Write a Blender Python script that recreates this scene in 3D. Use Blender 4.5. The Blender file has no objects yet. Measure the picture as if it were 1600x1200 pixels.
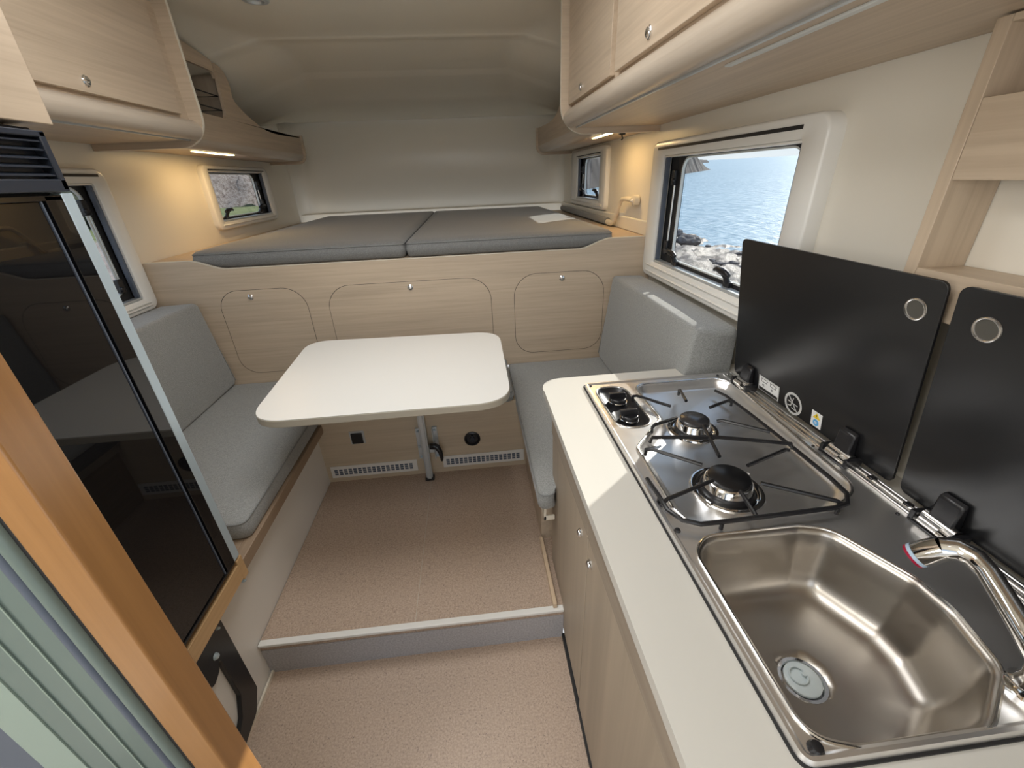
import bpy, bmesh, math, random
from mathutils import Vector, Matrix
random.seed(7)
SC = bpy.context.scene
COL = SC.collection
PI = math.pi

# ------------------------------------------------------------------ camera
W, H, F = 1600, 1200, 650.43
cam = bpy.data.cameras.new('camera'); camo = bpy.data.objects.new('camera', cam); COL.objects.link(camo)
cam.sensor_width = 36; cam.lens = 36 * F / W; cam.clip_start = .02; cam.clip_end = 6000
a, b, c = -0.0810026, 0.46066996, 0.0432305
fw = Vector((-math.sin(a) * math.cos(b), math.cos(a) * math.cos(b), -math.sin(b)))
rr = Vector((math.cos(a), math.sin(a), 0)); dd = fw.cross(rr)
r2 = math.cos(c) * rr + math.sin(c) * dd; d2 = -math.sin(c) * rr + math.cos(c) * dd
camo.matrix_world = Matrix(((r2.x, -d2.x, -fw.x, 0), (r2.y, -d2.y, -fw.y, 0), (r2.z, -d2.z, -fw.z, 1.5), (0, 0, 0, 1)))
SC.camera = camo

# ------------------------------------------------------------------ world, sun, exposure
SC.view_settings.view_transform = 'Standard'; SC.view_settings.look = 'None'
SC.view_settings.exposure = 0.82; SC.view_settings.gamma = 1
SC.view_settings.use_curve_mapping = False
wd = bpy.data.worlds.new('sky'); SC.world = wd; wd.use_nodes = True
nt = wd.node_tree; nt.nodes.clear()
out = nt.nodes.new('ShaderNodeOutputWorld'); bg = nt.nodes.new('ShaderNodeBackground')
tcw = nt.nodes.new('ShaderNodeTexCoord'); sxw = nt.nodes.new('ShaderNodeSeparateXYZ'); rw = nt.nodes.new('ShaderNodeValToRGB')
nt.links.new(tcw.outputs['Generated'], sxw.inputs[0]); nt.links.new(sxw.outputs[2], rw.inputs[0]); nt.links.new(rw.outputs[0], bg.inputs['Color'])
e_ = rw.color_ramp.elements; e_[0].position = 0; e_[0].color = (.92, .96, 1, 1); e_[1].position = .75; e_[1].color = (.42, .60, .90, 1)
e2_ = e_.new(.12); e2_.color = (.80, .90, 1, 1)
bg.inputs['Strength'].default_value = .58
nt.links.new(bg.outputs[0], out.inputs[0])

SUN_EL = math.radians(26)
sd = Vector((-.74 * math.cos(SUN_EL), -.672 * math.cos(SUN_EL), -math.sin(SUN_EL)))
sl = bpy.data.lights.new('sun', 'SUN'); sl.energy = 3.0; sl.angle = math.radians(.6); sl.color = (1, .93, .84)
so = bpy.data.objects.new('sun', sl); COL.objects.link(so)
so.rotation_mode = 'QUATERNION'; so.rotation_quaternion = sd.to_track_quat('-Z', 'Y')

def area(name, loc, direction, sx, sy, power, col=(1, 1, 1)):
    l = bpy.data.lights.new(name, 'AREA'); l.shape = 'RECTANGLE'; l.size = sx; l.size_y = sy; l.energy = power; l.color = col
    o = bpy.data.objects.new(name, l); COL.objects.link(o); o.location = loc
    o.rotation_mode = 'QUATERNION'; o.rotation_quaternion = Vector(direction).to_track_quat('-Z', 'Y')
    return o
# added fill lamps out of view that brighten the interior
area('rear_left_fill', (-1.40, -.55, 1.65), (1, .55, -.12), .6, .9, 8.5, (1, .985, .96))  # added fill from the rear left, lifts the right wall and cabinets
area('rear_fill', (.1, -.72, 1.3), (-.25, 1, .3), .75, 1.2, 2.2, (1, .985, .96))  # weak added fill behind the viewer, no rear window known there
area('dinette_fill', (-.30, 1.40, 2.185), (0, .12, -1), .9, .8, 9.5, (.99, .995, 1))  # added fill over table and front end, the roof opening is assumed
area('galley_fill', (-.25, .40, 2.17), (0, .3, -1), .6, .5, 4, (.99, .995, 1))  # second added ceiling fill above the aisle, its opening is assumed too

# ------------------------------------------------------------------ materials
def mat(name, col=(.8, .8, .8), rough=.5, metal=0, **kw):
    m = bpy.data.materials.new(name); m.use_nodes = True
    p = m.node_tree.nodes['Principled BSDF']
    p.inputs['Base Color'].default_value = (*col, 1); p.inputs['Roughness'].default_value = rough; p.inputs['Metallic'].default_value = metal
    for k, v in kw.items():
        p.inputs[k].default_value = v
    return m
def P(m): return m.node_tree.nodes['Principled BSDF']
def N(m, t, **kw):
    n = m.node_tree.nodes.new(t)
    for k, v in kw.items(): setattr(n, k, v)
    return n
def coords(m, scale=(1, 1, 1), rot=(0, 0, 0)):
    tc = N(m, 'ShaderNodeTexCoord'); mp = N(m, 'ShaderNodeMapping')
    mp.inputs['Scale'].default_value = scale; mp.inputs['Rotation'].default_value = rot
    m.node_tree.links.new(tc.outputs['Object'], mp.inputs['Vector'])
    return mp.outputs[0]
def noise(m, vec, scale, detail=4, rough=.5, dist=0):
    n = N(m, 'ShaderNodeTexNoise'); n.inputs['Scale'].default_value = scale; n.inputs['Detail'].default_value = detail
    n.inputs['Roughness'].default_value = rough; n.inputs['Distortion'].default_value = dist
    m.node_tree.links.new(vec, n.inputs['Vector']); return n.outputs['Fac']
def ramp(m, fac, stops):
    r = N(m, 'ShaderNodeValToRGB'); e = r.color_ramp.elements
    while len(e) < len(stops): e.new(.5)
    for i, (p, c) in enumerate(stops):
        e[i].position = p; e[i].color = (*c, 1)
    m.node_tree.links.new(fac, r.inputs[0]); return r.outputs[0]
def mix(m, f, a, b, mode='MIX'):
    n = N(m, 'ShaderNodeMix', data_type='RGBA', blend_type=mode)
    L = m.node_tree.links
    for k, v in ((0, f), (6, a), (7, b)):
        if hasattr(v, 'is_linked') or hasattr(v, 'links'): L.new(v, n.inputs[k])
        else: n.inputs[k].default_value = v if k == 0 else (*v, 1)
    return n.outputs[2]
def bump(m, fac, strength=.3, dist=.001):
    bn = N(m, 'ShaderNodeBump'); bn.inputs['Strength'].default_value = strength; bn.inputs['Distance'].default_value = dist
    m.node_tree.links.new(fac, bn.inputs['Height']); m.node_tree.links.new(bn.outputs[0], P(m).inputs['Normal'])
def setc(m, c, sock='Base Color'): m.node_tree.links.new(c, P(m).inputs[sock])

def wood(name, light, dark, axis='X', rough=.45, s=1.0, bands=.45):
    m = mat(name, light, rough)
    lo, hi = 2.2 * s, 75 * s
    sc = {'X': (lo, hi, hi), 'Y': (hi, lo, hi), 'Z': (hi, hi, lo)}[axis]
    v = coords(m, sc); f = noise(m, v, 1.0, 5, .6, .3)
    sc2 = {'X': (.7 * s, 9 * s, 9 * s), 'Y': (9 * s, .7 * s, 9 * s), 'Z': (9 * s, 9 * s, .7 * s)}[axis]
    v2 = coords(m, sc2); f2 = noise(m, v2, 1.0, 3, .5, 1.2)
    c1 = ramp(m, f, [(.3, dark), (.62, light)])
    c2 = ramp(m, f2, [(.3, tuple(x * .80 for x in light)), (.65, tuple(min(1, x * 1.04) for x in light))])
    setc(m, mix(m, bands, c1, c2)); bump(m, f, .12, .0006)
    return m
OAK_L, OAK_D = (.585, .468, .345), (.43, .33, .235)
M = {}
M['oak_x'] = wood('oak_veneer_across', OAK_L, OAK_D, 'X')
M['oak_y'] = wood('oak_veneer_along', OAK_L, OAK_D, 'Y')
M['oak_z'] = wood('oak_veneer_upright', OAK_L, OAK_D, 'Z')
M['oak_edge'] = wood('oak_edge_band', (.66, .50, .34), (.52, .38, .25), 'Y', .4)
M['oak_pale'] = wood('pale_oak_veneer', (.62, .51, .37), (.50, .39, .27), 'X')
M['oak_sky_tint'] = wood('sky_tinted_oak_profile', (.55, .47, .38), (.44, .36, .28), 'Y', .28)  # oak greyed: the sky's reflection on the rounded profile is in the colour
M['door_wood'] = wood('galley_door_veneer', (.43, .355, .27), (.28, .22, .165), 'Z', .5, .45, .7)
M['door_band'] = wood('galley_band_veneer', (.36, .30, .235), (.25, .20, .15), 'Y', .5, .9)
M['walnut'] = wood('rail_veneer', (.34, .245, .165), (.25, .17, .11), 'Y')
M['post'] = wood('varnished_post_wood', (.43, .215, .075), (.26, .12, .038), 'Z', .3, .5, .5)
M['wall'] = mat('cream_wall_laminate', (.80, .755, .66), .33)
v = coords(M['wall'], (1, 1, 1)); bump(M['wall'], noise(M['wall'], v, 9, 2), .06, .01)
M['white'] = mat('white_panel', (.80, .77, .72), .4)
M['ceiling'] = mat('headliner', (.86, .815, .70), .8)
v = coords(M['ceiling']); f = noise(M['ceiling'], v, 900, 2); bump(M['ceiling'], f, .25, .0006)
M['frame'] = mat('cream_window_plastic', (.83, .815, .77), .25)
M['alu'] = mat('alu_profile', (.62, .66, .68), .35, .6)
M['silver'] = mat('silver_door_profile', (.56, .68, .76), .42, .35)
M['green_alu'] = mat('green_grey_profile', (.17, .22, .20), .42, .15)
M['pale_alu'] = mat('pale_green_profile', (.31, .39, .34), .42, .1)
M['dark_alu'] = mat('dark_groove_profile', (.10, .12, .14), .4, .2)
M['black'] = mat('black_plastic', (.012, .012, .014), .32)
M['soft_black'] = mat('black_rubber', (.015, .015, .016), .6)
M['navy'] = mat('louvre_plastic', (.022, .028, .042), .4)
M['gloss_black'] = mat('black_glass', (.005, .005, .006), .02, 0, **{'Specular IOR Level': .55})
M['satin_black'] = mat('satin_black_glass', (.009, .009, .010), .28, 0, **{'Specular IOR Level': .42})
M['gasket'] = mat('grey_gasket', (.10, .12, .16), .5)
M['worktop'] = mat('worktop_laminate', (.60, .585, .54), .42)
v = coords(M['worktop']); f = noise(M['worktop'], v, 900, 2); bump(M['worktop'], f, .12, .0003)
M['tablewhite'] = mat('table_laminate', (.85, .84, .80), .38)
M['tableedge'] = mat('table_edge', (.50, .455, .37), .45)
M['chrome'] = mat('chrome', (.80, .80, .80), .06, 1)
M['red'] = mat('red_band', (.35, .01, .04), .3)
M['blue'] = mat('pale_blue_band', (.45, .58, .72), .3)
M['plug'] = mat('white_plug_plastic', (.62, .70, .72), .3)
M['grey_rail'] = mat('pale_grey_paint', (.60, .585, .53), .4)
M['led'] = mat('lit_led_diffuser', (1, .9, .6), .4)
P(M['led']).inputs['Emission Color'].default_value = (1, .78, .38, 1); P(M['led']).inputs['Emission Strength'].default_value = 6
M['led_off'] = mat('unlit_led_diffuser', (.62, .64, .62), .35)
M['cream'] = mat('cream_plastic', (.76, .70, .58), .35)

def steel(name, axis, rough):
    m = mat(name, (.74, .725, .70), rough, 1)
    sc = {'X': (6, 900, 900), 'Y': (900, 6, 900), 'Z': (900, 900, 6)}[axis]
    f = noise(m, coords(m, sc), 1, 3)
    bump(m, f, .02, .0002)
    f2 = noise(m, coords(m), 14, 3); r = N(m, 'ShaderNodeMapRange')
    r.inputs['To Min'].default_value = rough * .8; r.inputs['To Max'].default_value = rough * 1.3
    m.node_tree.links.new(f2, r.inputs[0]); m.node_tree.links.new(r.outputs[0], P(m).inputs['Roughness'])
    return m
M['steel'] = steel('polished_steel', 'Y', .22)
M['plate'] = steel('satin_steel_plate', 'Y', .31)
P(M['plate']).inputs['Base Color'].default_value = (.84, .83, .82, 1); P(M['plate']).inputs['Metallic'].default_value = .94
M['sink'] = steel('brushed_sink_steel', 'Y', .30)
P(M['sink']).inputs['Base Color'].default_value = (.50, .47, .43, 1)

def fabric(name, base):
    m = mat(name, base, .95, 0, **{'Sheen Weight': .25})
    v = coords(m); f = noise(m, v, 330, 2, .8); g = noise(m, coords(m, (90, 700, 700)), 1, 2)
    h = noise(m, v, 7, 3)
    c = ramp(m, f, [(.34, tuple(x * .55 for x in base)), (.66, tuple(x * 1.45 for x in base))])
    c2 = ramp(m, g, [(.35, tuple(x * .8 for x in base)), (.65, tuple(x * 1.2 for x in base))])
    setc(m, mix(m, .45, c, c2)); bump(m, f, .5, .0008)
    return m
M['fabric'] = fabric('grey_woven_fabric', (.29, .295, .285))
M['mattress'] = fabric('mattress_fabric', (.185, .185, .18))
M['piping'] = mat('seam_piping', (.22, .225, .22), .9)

M['floor'] = mat('speckled_vinyl', (.40, .29, .22), .42)
m = M['floor']; v = coords(m)
vor = N(m, 'ShaderNodeTexVoronoi'); vor.inputs['Scale'].default_value = 210; m.node_tree.links.new(v, vor.inputs['Vector'])
sp = ramp(m, vor.outputs['Distance'], [(.18, (0, 0, 0)), (.34, (1, 1, 1))])
f = noise(m, v, 170, 4, .7)
b1 = ramp(m, f, [(.30, (.35, .255, .19)), (.5, (.47, .355, .27)), (.70, (.58, .45, .35))])
f3 = noise(m, v, 130, 1); thr = ramp(m, f3, [(.55, (1, 1, 1)), (.60, (0, 0, 0))])
sel = mix(m, 1.0, sp, thr, 'LIGHTEN')
setc(m, mix(m, sel, (.19, .14, .12), b1))
M['riser'] = mat('speckled_riser_vinyl', (.44, .43, .44), .5)
m = M['riser']; f = noise(m, coords(m), 160, 4, .7); setc(m, ramp(m, f, [(.35, (.33, .32, .33)), (.65, (.50, .49, .50))]))

M['glass'] = mat('acrylic_pane', (1, 1, 1), .02, 0)
m = M['glass']; m.node_tree.nodes.remove(P(m))
o = m.node_tree.nodes['Material Output']
tr = N(m, 'ShaderNodeBsdfTransparent'); gl = N(m, 'ShaderNodeBsdfGlossy'); gl.inputs['Roughness'].default_value = .02
ge = N(m, 'ShaderNodeNewGeometry'); sb_ = N(m, 'ShaderNodeMath', operation='SUBTRACT'); sb_.inputs[0].default_value = 1; ml = N(m, 'ShaderNodeMath', operation='MULTIPLY')
fr = N(m, 'ShaderNodeFresnel'); fr.inputs['IOR'].default_value = 1.35; mx = N(m, 'ShaderNodeMixShader')
tr.inputs['Color'].default_value = (.95, .97, .97, 1)
for s_, d_ in ((ml.outputs[0], mx.inputs[0]), (fr.outputs[0], ml.inputs[0]), (ge.outputs['Backfacing'], sb_.inputs[1]), (sb_.outputs[0], ml.inputs[1]), (tr.outputs[0], mx.inputs[1]), (gl.outputs[0], mx.inputs[2]), (mx.outputs[0], o.inputs[0])): m.node_tree.links.new(s_, d_)

# outside
M['sea'] = mat('sea_water', (.20, .36, .46), .35, 0, **{'Specular IOR Level': .18})
m = M['sea']; f = noise(m, coords(m, (1.0, .28, 1), (0, 0, .9)), .9, 6, .65); g = noise(m, coords(m, (1, .2, 1), (0, 0, .5)), .03, 4)
bn = N(m, 'ShaderNodeBump'); bn.inputs['Strength'].default_value = .6; bn.inputs['Distance'].default_value = .5
m.node_tree.links.new(f, bn.inputs['Height']); m.node_tree.links.new(bn.outputs[0], P(m).inputs['Normal'])
f5 = noise(m, coords(m, (.9, 3.2, 1), (0, 0, -.55)), 1.0, 5, .7)
c_a = ramp(m, g, [(.3, (.26, .40, .50)), (.7, (.36, .52, .60))]); c_b = ramp(m, f5, [(.36, (.09, .20, .30)), (.5, (.27, .42, .51)), (.62, (.72, .80, .84))])  # pale streaks of c_b put sun glints into the water colour
setc(m, mix(m, .75, c_a, c_b))
M['rock'] = mat('shore_rock', (.2, .17, .16), .8); m = M['rock']; f = noise(m, coords(m), 1.2, 8, .7)
setc(m, ramp(m, f, [(.3, (.075, .06, .06)), (.5, (.17, .145, .135)), (.7, (.30, .27, .25))])); bump(m, f, 1, .3)
M['cliff'] = mat('cliff_rock', (.2, .17, .16), .9); m = M['cliff']; f = noise(m, coords(m), .05, 8, .7)
setc(m, ramp(m, f, [(.3, (.022, .018, .020)), (.7, (.060, .050, .052))]))
M['shingle'] = mat('wet_shingle', (.3, .25, .24), .45); m = M['shingle']; f = noise(m, coords(m), 5.0, 8, .85)
setc(m, ramp(m, f, [(.40, (.05, .04, .038)), (.52, (.16, .125, .115)), (.66, (.42, .36, .34))])); bump(m, f, 1, .3)  # palest specks put the glitter of the wet stones into the colour
M['rubble'] = mat('pale_rubble', (.5, .45, .42), .9); m = M['rubble']; f = noise(m, coords(m), 5.5, 6, .85)
setc(m, ramp(m, f, [(.36, (.12, .09, .075)), (.46, (.40, .31, .27)), (.60, (.66, .57, .52))])); bump(m, f, 1, .3)
M['ground'] = mat('verge_ground', (.3, .3, .2), .95); m = M['ground']
f = noise(m, coords(m), 1.6, 8, .7); v = coords(m)
sx = N(m, 'ShaderNodeSeparateXYZ'); m.node_tree.links.new(v, sx.inputs[0])
ad = N(m, 'ShaderNodeMath', operation='MULTIPLY_ADD'); m.node_tree.links.new(f, ad.inputs[0]); ad.inputs[1].default_value = 1.6
mp_ = N(m, 'ShaderNodeMath', operation='MULTIPLY_ADD'); m.node_tree.links.new(sx.outputs[1], mp_.inputs[0]); mp_.inputs[1].default_value = -.5
m.node_tree.links.new(sx.outputs[0], mp_.inputs[2])
m.node_tree.links.new(mp_.outputs[0], ad.inputs[2])
rg = N(m, 'ShaderNodeMapRange'); m.node_tree.links.new(ad.outputs[0], rg.inputs[0]); rg.inputs['From Min'].default_value = -30; rg.inputs['From Max'].default_value = -10
grav = ramp(m, f, [(.35, (.22, .17, .145)), (.65, (.42, .35, .30))]); gras = ramp(m, f, [(.35, (.10, .12, .035)), (.65, (.22, .24, .09))])
band = ramp(m, rg.outputs[0], [(.0, (1, 1, 1)), (.46, (1, 1, 1)), (.64, (1, 1, 1)), (.67, (0, 0, 0)), (1, (0, 0, 0))])
setc(m, mix(m, band, grav, gras))
M['leaf'] = mat('shrub_leaves', (.05, .07, .03), .8); m = M['leaf']; f = noise(m, coords(m), 3, 6, .8)
setc(m, ramp(m, f, [(.35, (.03, .035, .02)), (.65, (.12, .13, .07))])); bump(m, f, 1, .3)

# ------------------------------------------------------------------ mesh helpers
class MB:
    def __init__(s): s.bm = bmesh.new()
    def box(s, x0, x1, y0, y1, z0, z1):
        vs = [s.bm.verts.new((x, y, z)) for x in (x0, x1) for y in (y0, y1) for z in (z0, z1)]
        for f in ((0, 1, 3, 2), (4, 6, 7, 5), (0, 4, 5, 1), (2, 3, 7, 6), (0, 2, 6, 4), (1, 5, 7, 3)): s.bm.faces.new([vs[i] for i in f])
        return s
    def prism(s, pts, d):            # pts: 3D planar polygon, d: extrusion vector
        d = Vector(d); A = [s.bm.verts.new(p) for p in pts]; B = [s.bm.verts.new(Vector(p) + d) for p in pts]
        n = len(A)
        s.bm.faces.new(A); s.bm.faces.new(B[::-1])
        for i in range(n): s.bm.faces.new((A[i], B[i], B[(i + 1) % n], A[(i + 1) % n]))
        return s
    def ring(s, outer, inner, d):    # plate with a hole: same number of points in both loops
        d = Vector(d); n = len(outer)
        O = [s.bm.verts.new(p) for p in outer]; I = [s.bm.verts.new(p) for p in inner]
        O2 = [s.bm.verts.new(Vector(p) + d) for p in outer]; I2 = [s.bm.verts.new(Vector(p) + d) for p in inner]
        for i in range(n):
            j = (i + 1) % n
            for q in ((O[i], O[j], I[j], I[i]), (O2[i], I2[i], I2[j], O2[j]), (O[i], O2[i], O2[j], O[j]), (I[i], I[j], I2[j], I2[i])): s.bm.faces.new(q)
        return s
    def tube(s, pts, r, n=10, cap=True, closed=False):
        pts = [Vector(p) for p in pts]; m_ = len(pts); rings = []
        R = r if isinstance(r, (list, tuple)) else [r] * m_
        prev = None
        for i, p in enumerate(pts):
            if closed: t = pts[(i + 1) % m_] - pts[i - 1]
            else: t = pts[min(i + 1, m_ - 1)] - pts[max(i - 1, 0)]
            t.normalize()
            if prev is None:
                up = Vector((0, 0, 1)) if abs(t.z) < .9 else Vector((1, 0, 0)); u = t.cross(up).normalized()
            else: u = (prev - t * prev.dot(t)).normalized()
            prev = u; w = t.cross(u)
            rings.append([s.bm.verts.new(p + (u * math.cos(k * 2 * PI / n) + w * math.sin(k * 2 * PI / n)) * R[i]) for k in range(n)])
        for i in range(m_ if closed else m_ - 1):
            A, B = rings[i], rings[(i + 1) % m_]
            for k in range(n): s.bm.faces.new((A[k], A[(k + 1) % n], B[(k + 1) % n], B[k]))
        if cap and not closed: s.bm.faces.new(rings[0][::-1]); s.bm.faces.new(rings[-1])
        return s
    def lathe(s, prof, c, axis=(0, 0, 1), n=32):   # prof: (r, h)
        ax = Vector(axis).normalized(); u = ax.orthogonal().normalized(); w = ax.cross(u); c = Vector(c); rings = []
        for r, h in prof:
            if r < 1e-6: rings.append([s.bm.verts.new(c + ax * h)])
            else: rings.append([s.bm.verts.new(c + ax * h + (u * math.cos(k * 2 * PI / n) + w * math.sin(k * 2 * PI / n)) * r) for k in range(n)])
        for A, B in zip(rings, rings[1:]):
            for k in range(n):
                q = [A[k % len(A)], A[(k + 1) % n % len(A)], B[(k + 1) % n % len(B)], B[k % len(B)]]
                q2 = []
                for v_ in q:
                    if v_ not in q2: q2.append(v_)
                if len(q2) > 2:
                    s.bm.faces.new(q2)
        return s
    def loft(s, loops, cap0=False, cap1=False):
        L = [[s.bm.verts.new(p) for p in lp] for lp in loops]; n = len(L[0])
        for A, B in zip(L, L[1:]):
            for k in range(n): s.bm.faces.new((A[k], A[(k + 1) % n], B[(k + 1) % n], B[k]))
        if cap0: s.bm.faces.new(L[0][::-1])
        if cap1: s.bm.faces.new(L[-1])
        return s
    def build(s, name, m, parent=None, bevel=0, seg=2, smooth=True, sub=0, angle=40):
        bmesh.ops.recalc_face_normals(s.bm, faces=s.bm.faces)
        me = bpy.data.meshes.new(name)
        off = world_loc(parent) if parent else Vector((0, 0, 0))
        if parent: bmesh.ops.translate(s.bm, verts=s.bm.verts, vec=-off)
        s.bm.to_mesh(me); s.bm.free()
        o = bpy.data.objects.new(name, me); COL.objects.link(o)
        for mm in (m if isinstance(m, (list, tuple)) else [m]): me.materials.append(mm)
        if parent: o.parent = parent
        if smooth:
            me.shade_smooth()
            try: me.set_sharp_from_angle(angle=math.radians(angle))
            except Exception: pass
        if bevel:
            md = o.modifiers.new('bevel', 'BEVEL'); md.width = bevel; md.segments = seg; md.limit_method = 'ANGLE'; md.angle_limit = math.radians(35)
            md.harden_normals = False
        if sub:
            md = o.modifiers.new('sub', 'SUBSURF'); md.levels = sub; md.render_levels = sub
        return o
def world_loc(o):
    v = Vector((0, 0, 0))
    while o: v += o.location; o = o.parent
    return v
def tag(o, label=None, cat=None, group=None, kind=None):
    if label: o['label'] = label
    if cat: o['category'] = cat
    if group: o['group'] = group
    if kind: o['kind'] = kind
    return o
def empty(name, loc, label=None, cat=None, group=None, kind=None):
    o = bpy.data.objects.new(name, None); COL.objects.link(o); o.location = loc; o.empty_display_size = .05
    return tag(o, label, cat, group, kind)
def plabel(o, t): o['label'] = t; return o

def rrect(a0, a1, b0, b1, r, n=6, rs=None):      # rounded rect as 2D points, counter-clockwise
    rs = rs or (r, r, r, r); out = []
    for (ca, cb, st), q in zip(((a0, b0, PI), (a1, b0, 1.5 * PI), (a1, b1, 0), (a0, b1, .5 * PI)), rs):
        sa = 1 if ca == a0 else -1; sb = 1 if cb == b0 else -1
        for k in range(n + 1):
            t = st + k * PI / 2 / n
            out.append((ca + sa * q + q * math.cos(t), cb + sb * q + q * math.sin(t)))
    return out
def rpoly(pts, r, n=6):                          # round the corners of a 2D polygon
    out = []; m_ = len(pts)
    for i in range(m_):
        rad = r[i] if isinstance(r, (list, tuple)) else r
        p0, p1, p2 = Vector(pts[i - 1]), Vector(pts[i]), Vector(pts[(i + 1) % m_])
        a_, b_ = (p0 - p1).normalized(), (p2 - p1).normalized()
        ang = a_.angle(b_); d_ = min(rad / math.tan(ang / 2), (p0 - p1).length * .49, (p2 - p1).length * .49)
        s_, e_ = p1 + a_ * d_, p1 + b_ * d_
        for k in range(n + 1):
            t = k / n; out.append(tuple((1 - t) ** 2 * s_ + 2 * t * (1 - t) * p1 + t * t * e_))
    return out
def XY(pts, z): return [(p[0], p[1], z) for p in pts]
def YZ(pts, x): return [(x, p[0], p[1]) for p in pts]
def XZ(pts, y): return [(p[0], y, p[1]) for p in pts]

def holes_wall(mb, axis, v0, v1, a0, a1, b0, b1, holes):   # slab with rectangular holes; axis 'X': a=y,b=z
    As = sorted({a0, a1, *[h[0] for h in holes], *[h[1] for h in holes]}); Bs = sorted({b0, b1, *[h[2] for h in holes], *[h[3] for h in holes]})
    for i in range(len(As) - 1):
        j = 0
        while j < len(Bs) - 1:
            solid = lambda jj: not any(h[0] <= As[i] and As[i + 1] <= h[1] and h[2] <= Bs[jj] and Bs[jj + 1] <= h[3] for h in holes)
            if solid(j):
                k = j
                while k + 1 < len(Bs) - 1 and solid(k + 1): k += 1
                mb.box(v0, v1, As[i], As[i + 1], Bs[j], Bs[k + 1]); j = k + 1
            else: j += 1

def knob_lock(name, c, axis, parent, r=.0125, mt=None):
    mb = MB(); mb.lathe([(0, .010), (r * .45, .0095), (r * .75, .007), (r * .8, .004), (r, .002), (r, -.002), (0, -.002)], c, axis, 20)
    return mb.build(name, mt or M['chrome'], parent)

# ------------------------------------------------------------------ setting: shell
RW, LW = .935, -1.565          # inner faces of the side walls
CX = -.315
bigR = (1.193, 2.055, 1.097, 1.56); smR = (3.09, 3.745, 1.327, 1.62)
bigL = (1.21, 2.09, 1.055, 1.545); smL = (2.99, 3.75, 1.315, 1.608)
def shell_wall(name, x0, x1, holes):
    mb = MB(); hs = [(h[0] - .0, h[1] + .0, h[2] - .0, h[3] + .0) for h in holes]
    holes_wall(mb, 'X', x0, x1, -.80, 4.62, -.06, 2.3, hs)
    bmesh.ops.remove_doubles(mb.bm, verts=mb.bm.verts, dist=1e-5)
    o = mb.build(name, M['wall'], smooth=False); return tag(o, kind='structure')
shell_wall('wall_right', RW, RW + .04, (bigR, smR))
shell_wall('wall_left', LW - .04, LW, (bigL, smL))
# front wall of the sleeping alcove with rounded corners
mb = MB(); inner = []; outer = []
R_ = .14; hw = 1.264; yf = 4.515
pl = [(-hw, 4.34)] + [(-hw + R_ - R_ * math.cos(t), yf - R_ + R_ * math.sin(t)) for t in [k * PI / 16 for k in range(9)]]
pl = pl + [(-p[0], p[1]) for p in pl[::-1]]
pts = [(CX + p[0], p[1]) for p in pl]
for (p, q) in zip(pts, pts[1:]):
    vs = [mb.bm.verts.new((*t, z)) for z in (1.10, 2.25) for t in (p, q)]
    mb.bm.faces.new((vs[0], vs[1], vs[3], vs[2]))
bmesh.ops.remove_doubles(mb.bm, verts=mb.bm.verts, dist=1e-5)
wf = mb.build('wall_front', M['wall'], angle=60); md = wf.modifiers.new('s', 'SOLIDIFY'); md.thickness = .03; md.offset = 0; tag(wf, kind='structure')
# small ledge running round the alcove at mattress height
mb = MB()
lp = [(p[0] * .992 + CX * .008, p[1] - .012) for p in pts]
mb.tube([(CX + (p[0] - CX) * .995, p[1] - .014, 1.250) for p in pts], .007, 8)
tag(mb.build('trim_1', M['wall']), kind='structure')

mb = MB(); holes_wall(mb, 'X', -.84, -.80, LW, RW, -.06, 2.3, [(-.65, .25, 0, 1.95)])
for v_ in mb.bm.verts: v_.co = Vector((v_.co.y, v_.co.x, v_.co.z))
tag(mb.build('wall_rear', M['wall'], smooth=False), kind='structure')
# ceiling: grid with soft cove at the sides and a stepped slope over the bed
def ceil_z(x, y):
    prof = [(-.9, 2.2), (2.84, 2.2), (2.87, 2.192), (2.90, 2.197), (3.36, 2.145), (3.42, 2.128), (3.80, 2.085), (3.86, 2.07), (4.42, 2.012), (4.46, 2.005), (4.6, 2.0)]
    for (a_, za), (b_, zb) in zip(prof, prof[1:]):
        if a_ <= y <= b_: z = za + (zb - za) * (y - a_) / (b_ - a_); break
    h = abs(x - CX); k = min(1, max(0, (y - 2.3) / .8)); bd = 1.0 - .42 * k + .25 * max(0, min(1, (y - 2.9) / 1.5))
    t = max(0, (h - bd) / (1.26 - bd)); amp = (.015 + .185 * k) * (1 - min(1, max(0, (y - 3.2) / 1.25)) ** 2)
    e = min(1, max(0, (h - bd) / .05)); e = e * e * (3 - 2 * e)
    return z - amp * (t ** 1.15) - .012 * e * k * (1 - min(1, max(0, (y - 3.6) / .85)))
mb = MB(); ys = sorted(set([-.80, -.5] + [-.25 + .1 * i for i in range(49)] + [2.84, 2.87, 2.90, 3.36, 3.42, 3.86, 4.42, 4.46])); ys = [y for y in ys if y <= 4.6]
xs = [LW + (RW - LW) * i / 72 for i in range(73)]
g = [[mb.bm.verts.new((x, y, ceil_z(x, y))) for x in xs] for y in ys]
for j in range(len(ys) - 1):
    for i in range(len(xs) - 1):
        mb.bm.faces.new((g[j][i], g[j][i + 1], g[j + 1][i + 1], g[j + 1][i]))
o = mb.build('ceiling', M['ceiling'], angle=60); md = o.modifiers.new('s', 'SOLIDIFY'); md.thickness = .03; md.offset = 1
tag(o, kind='structure')
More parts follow.
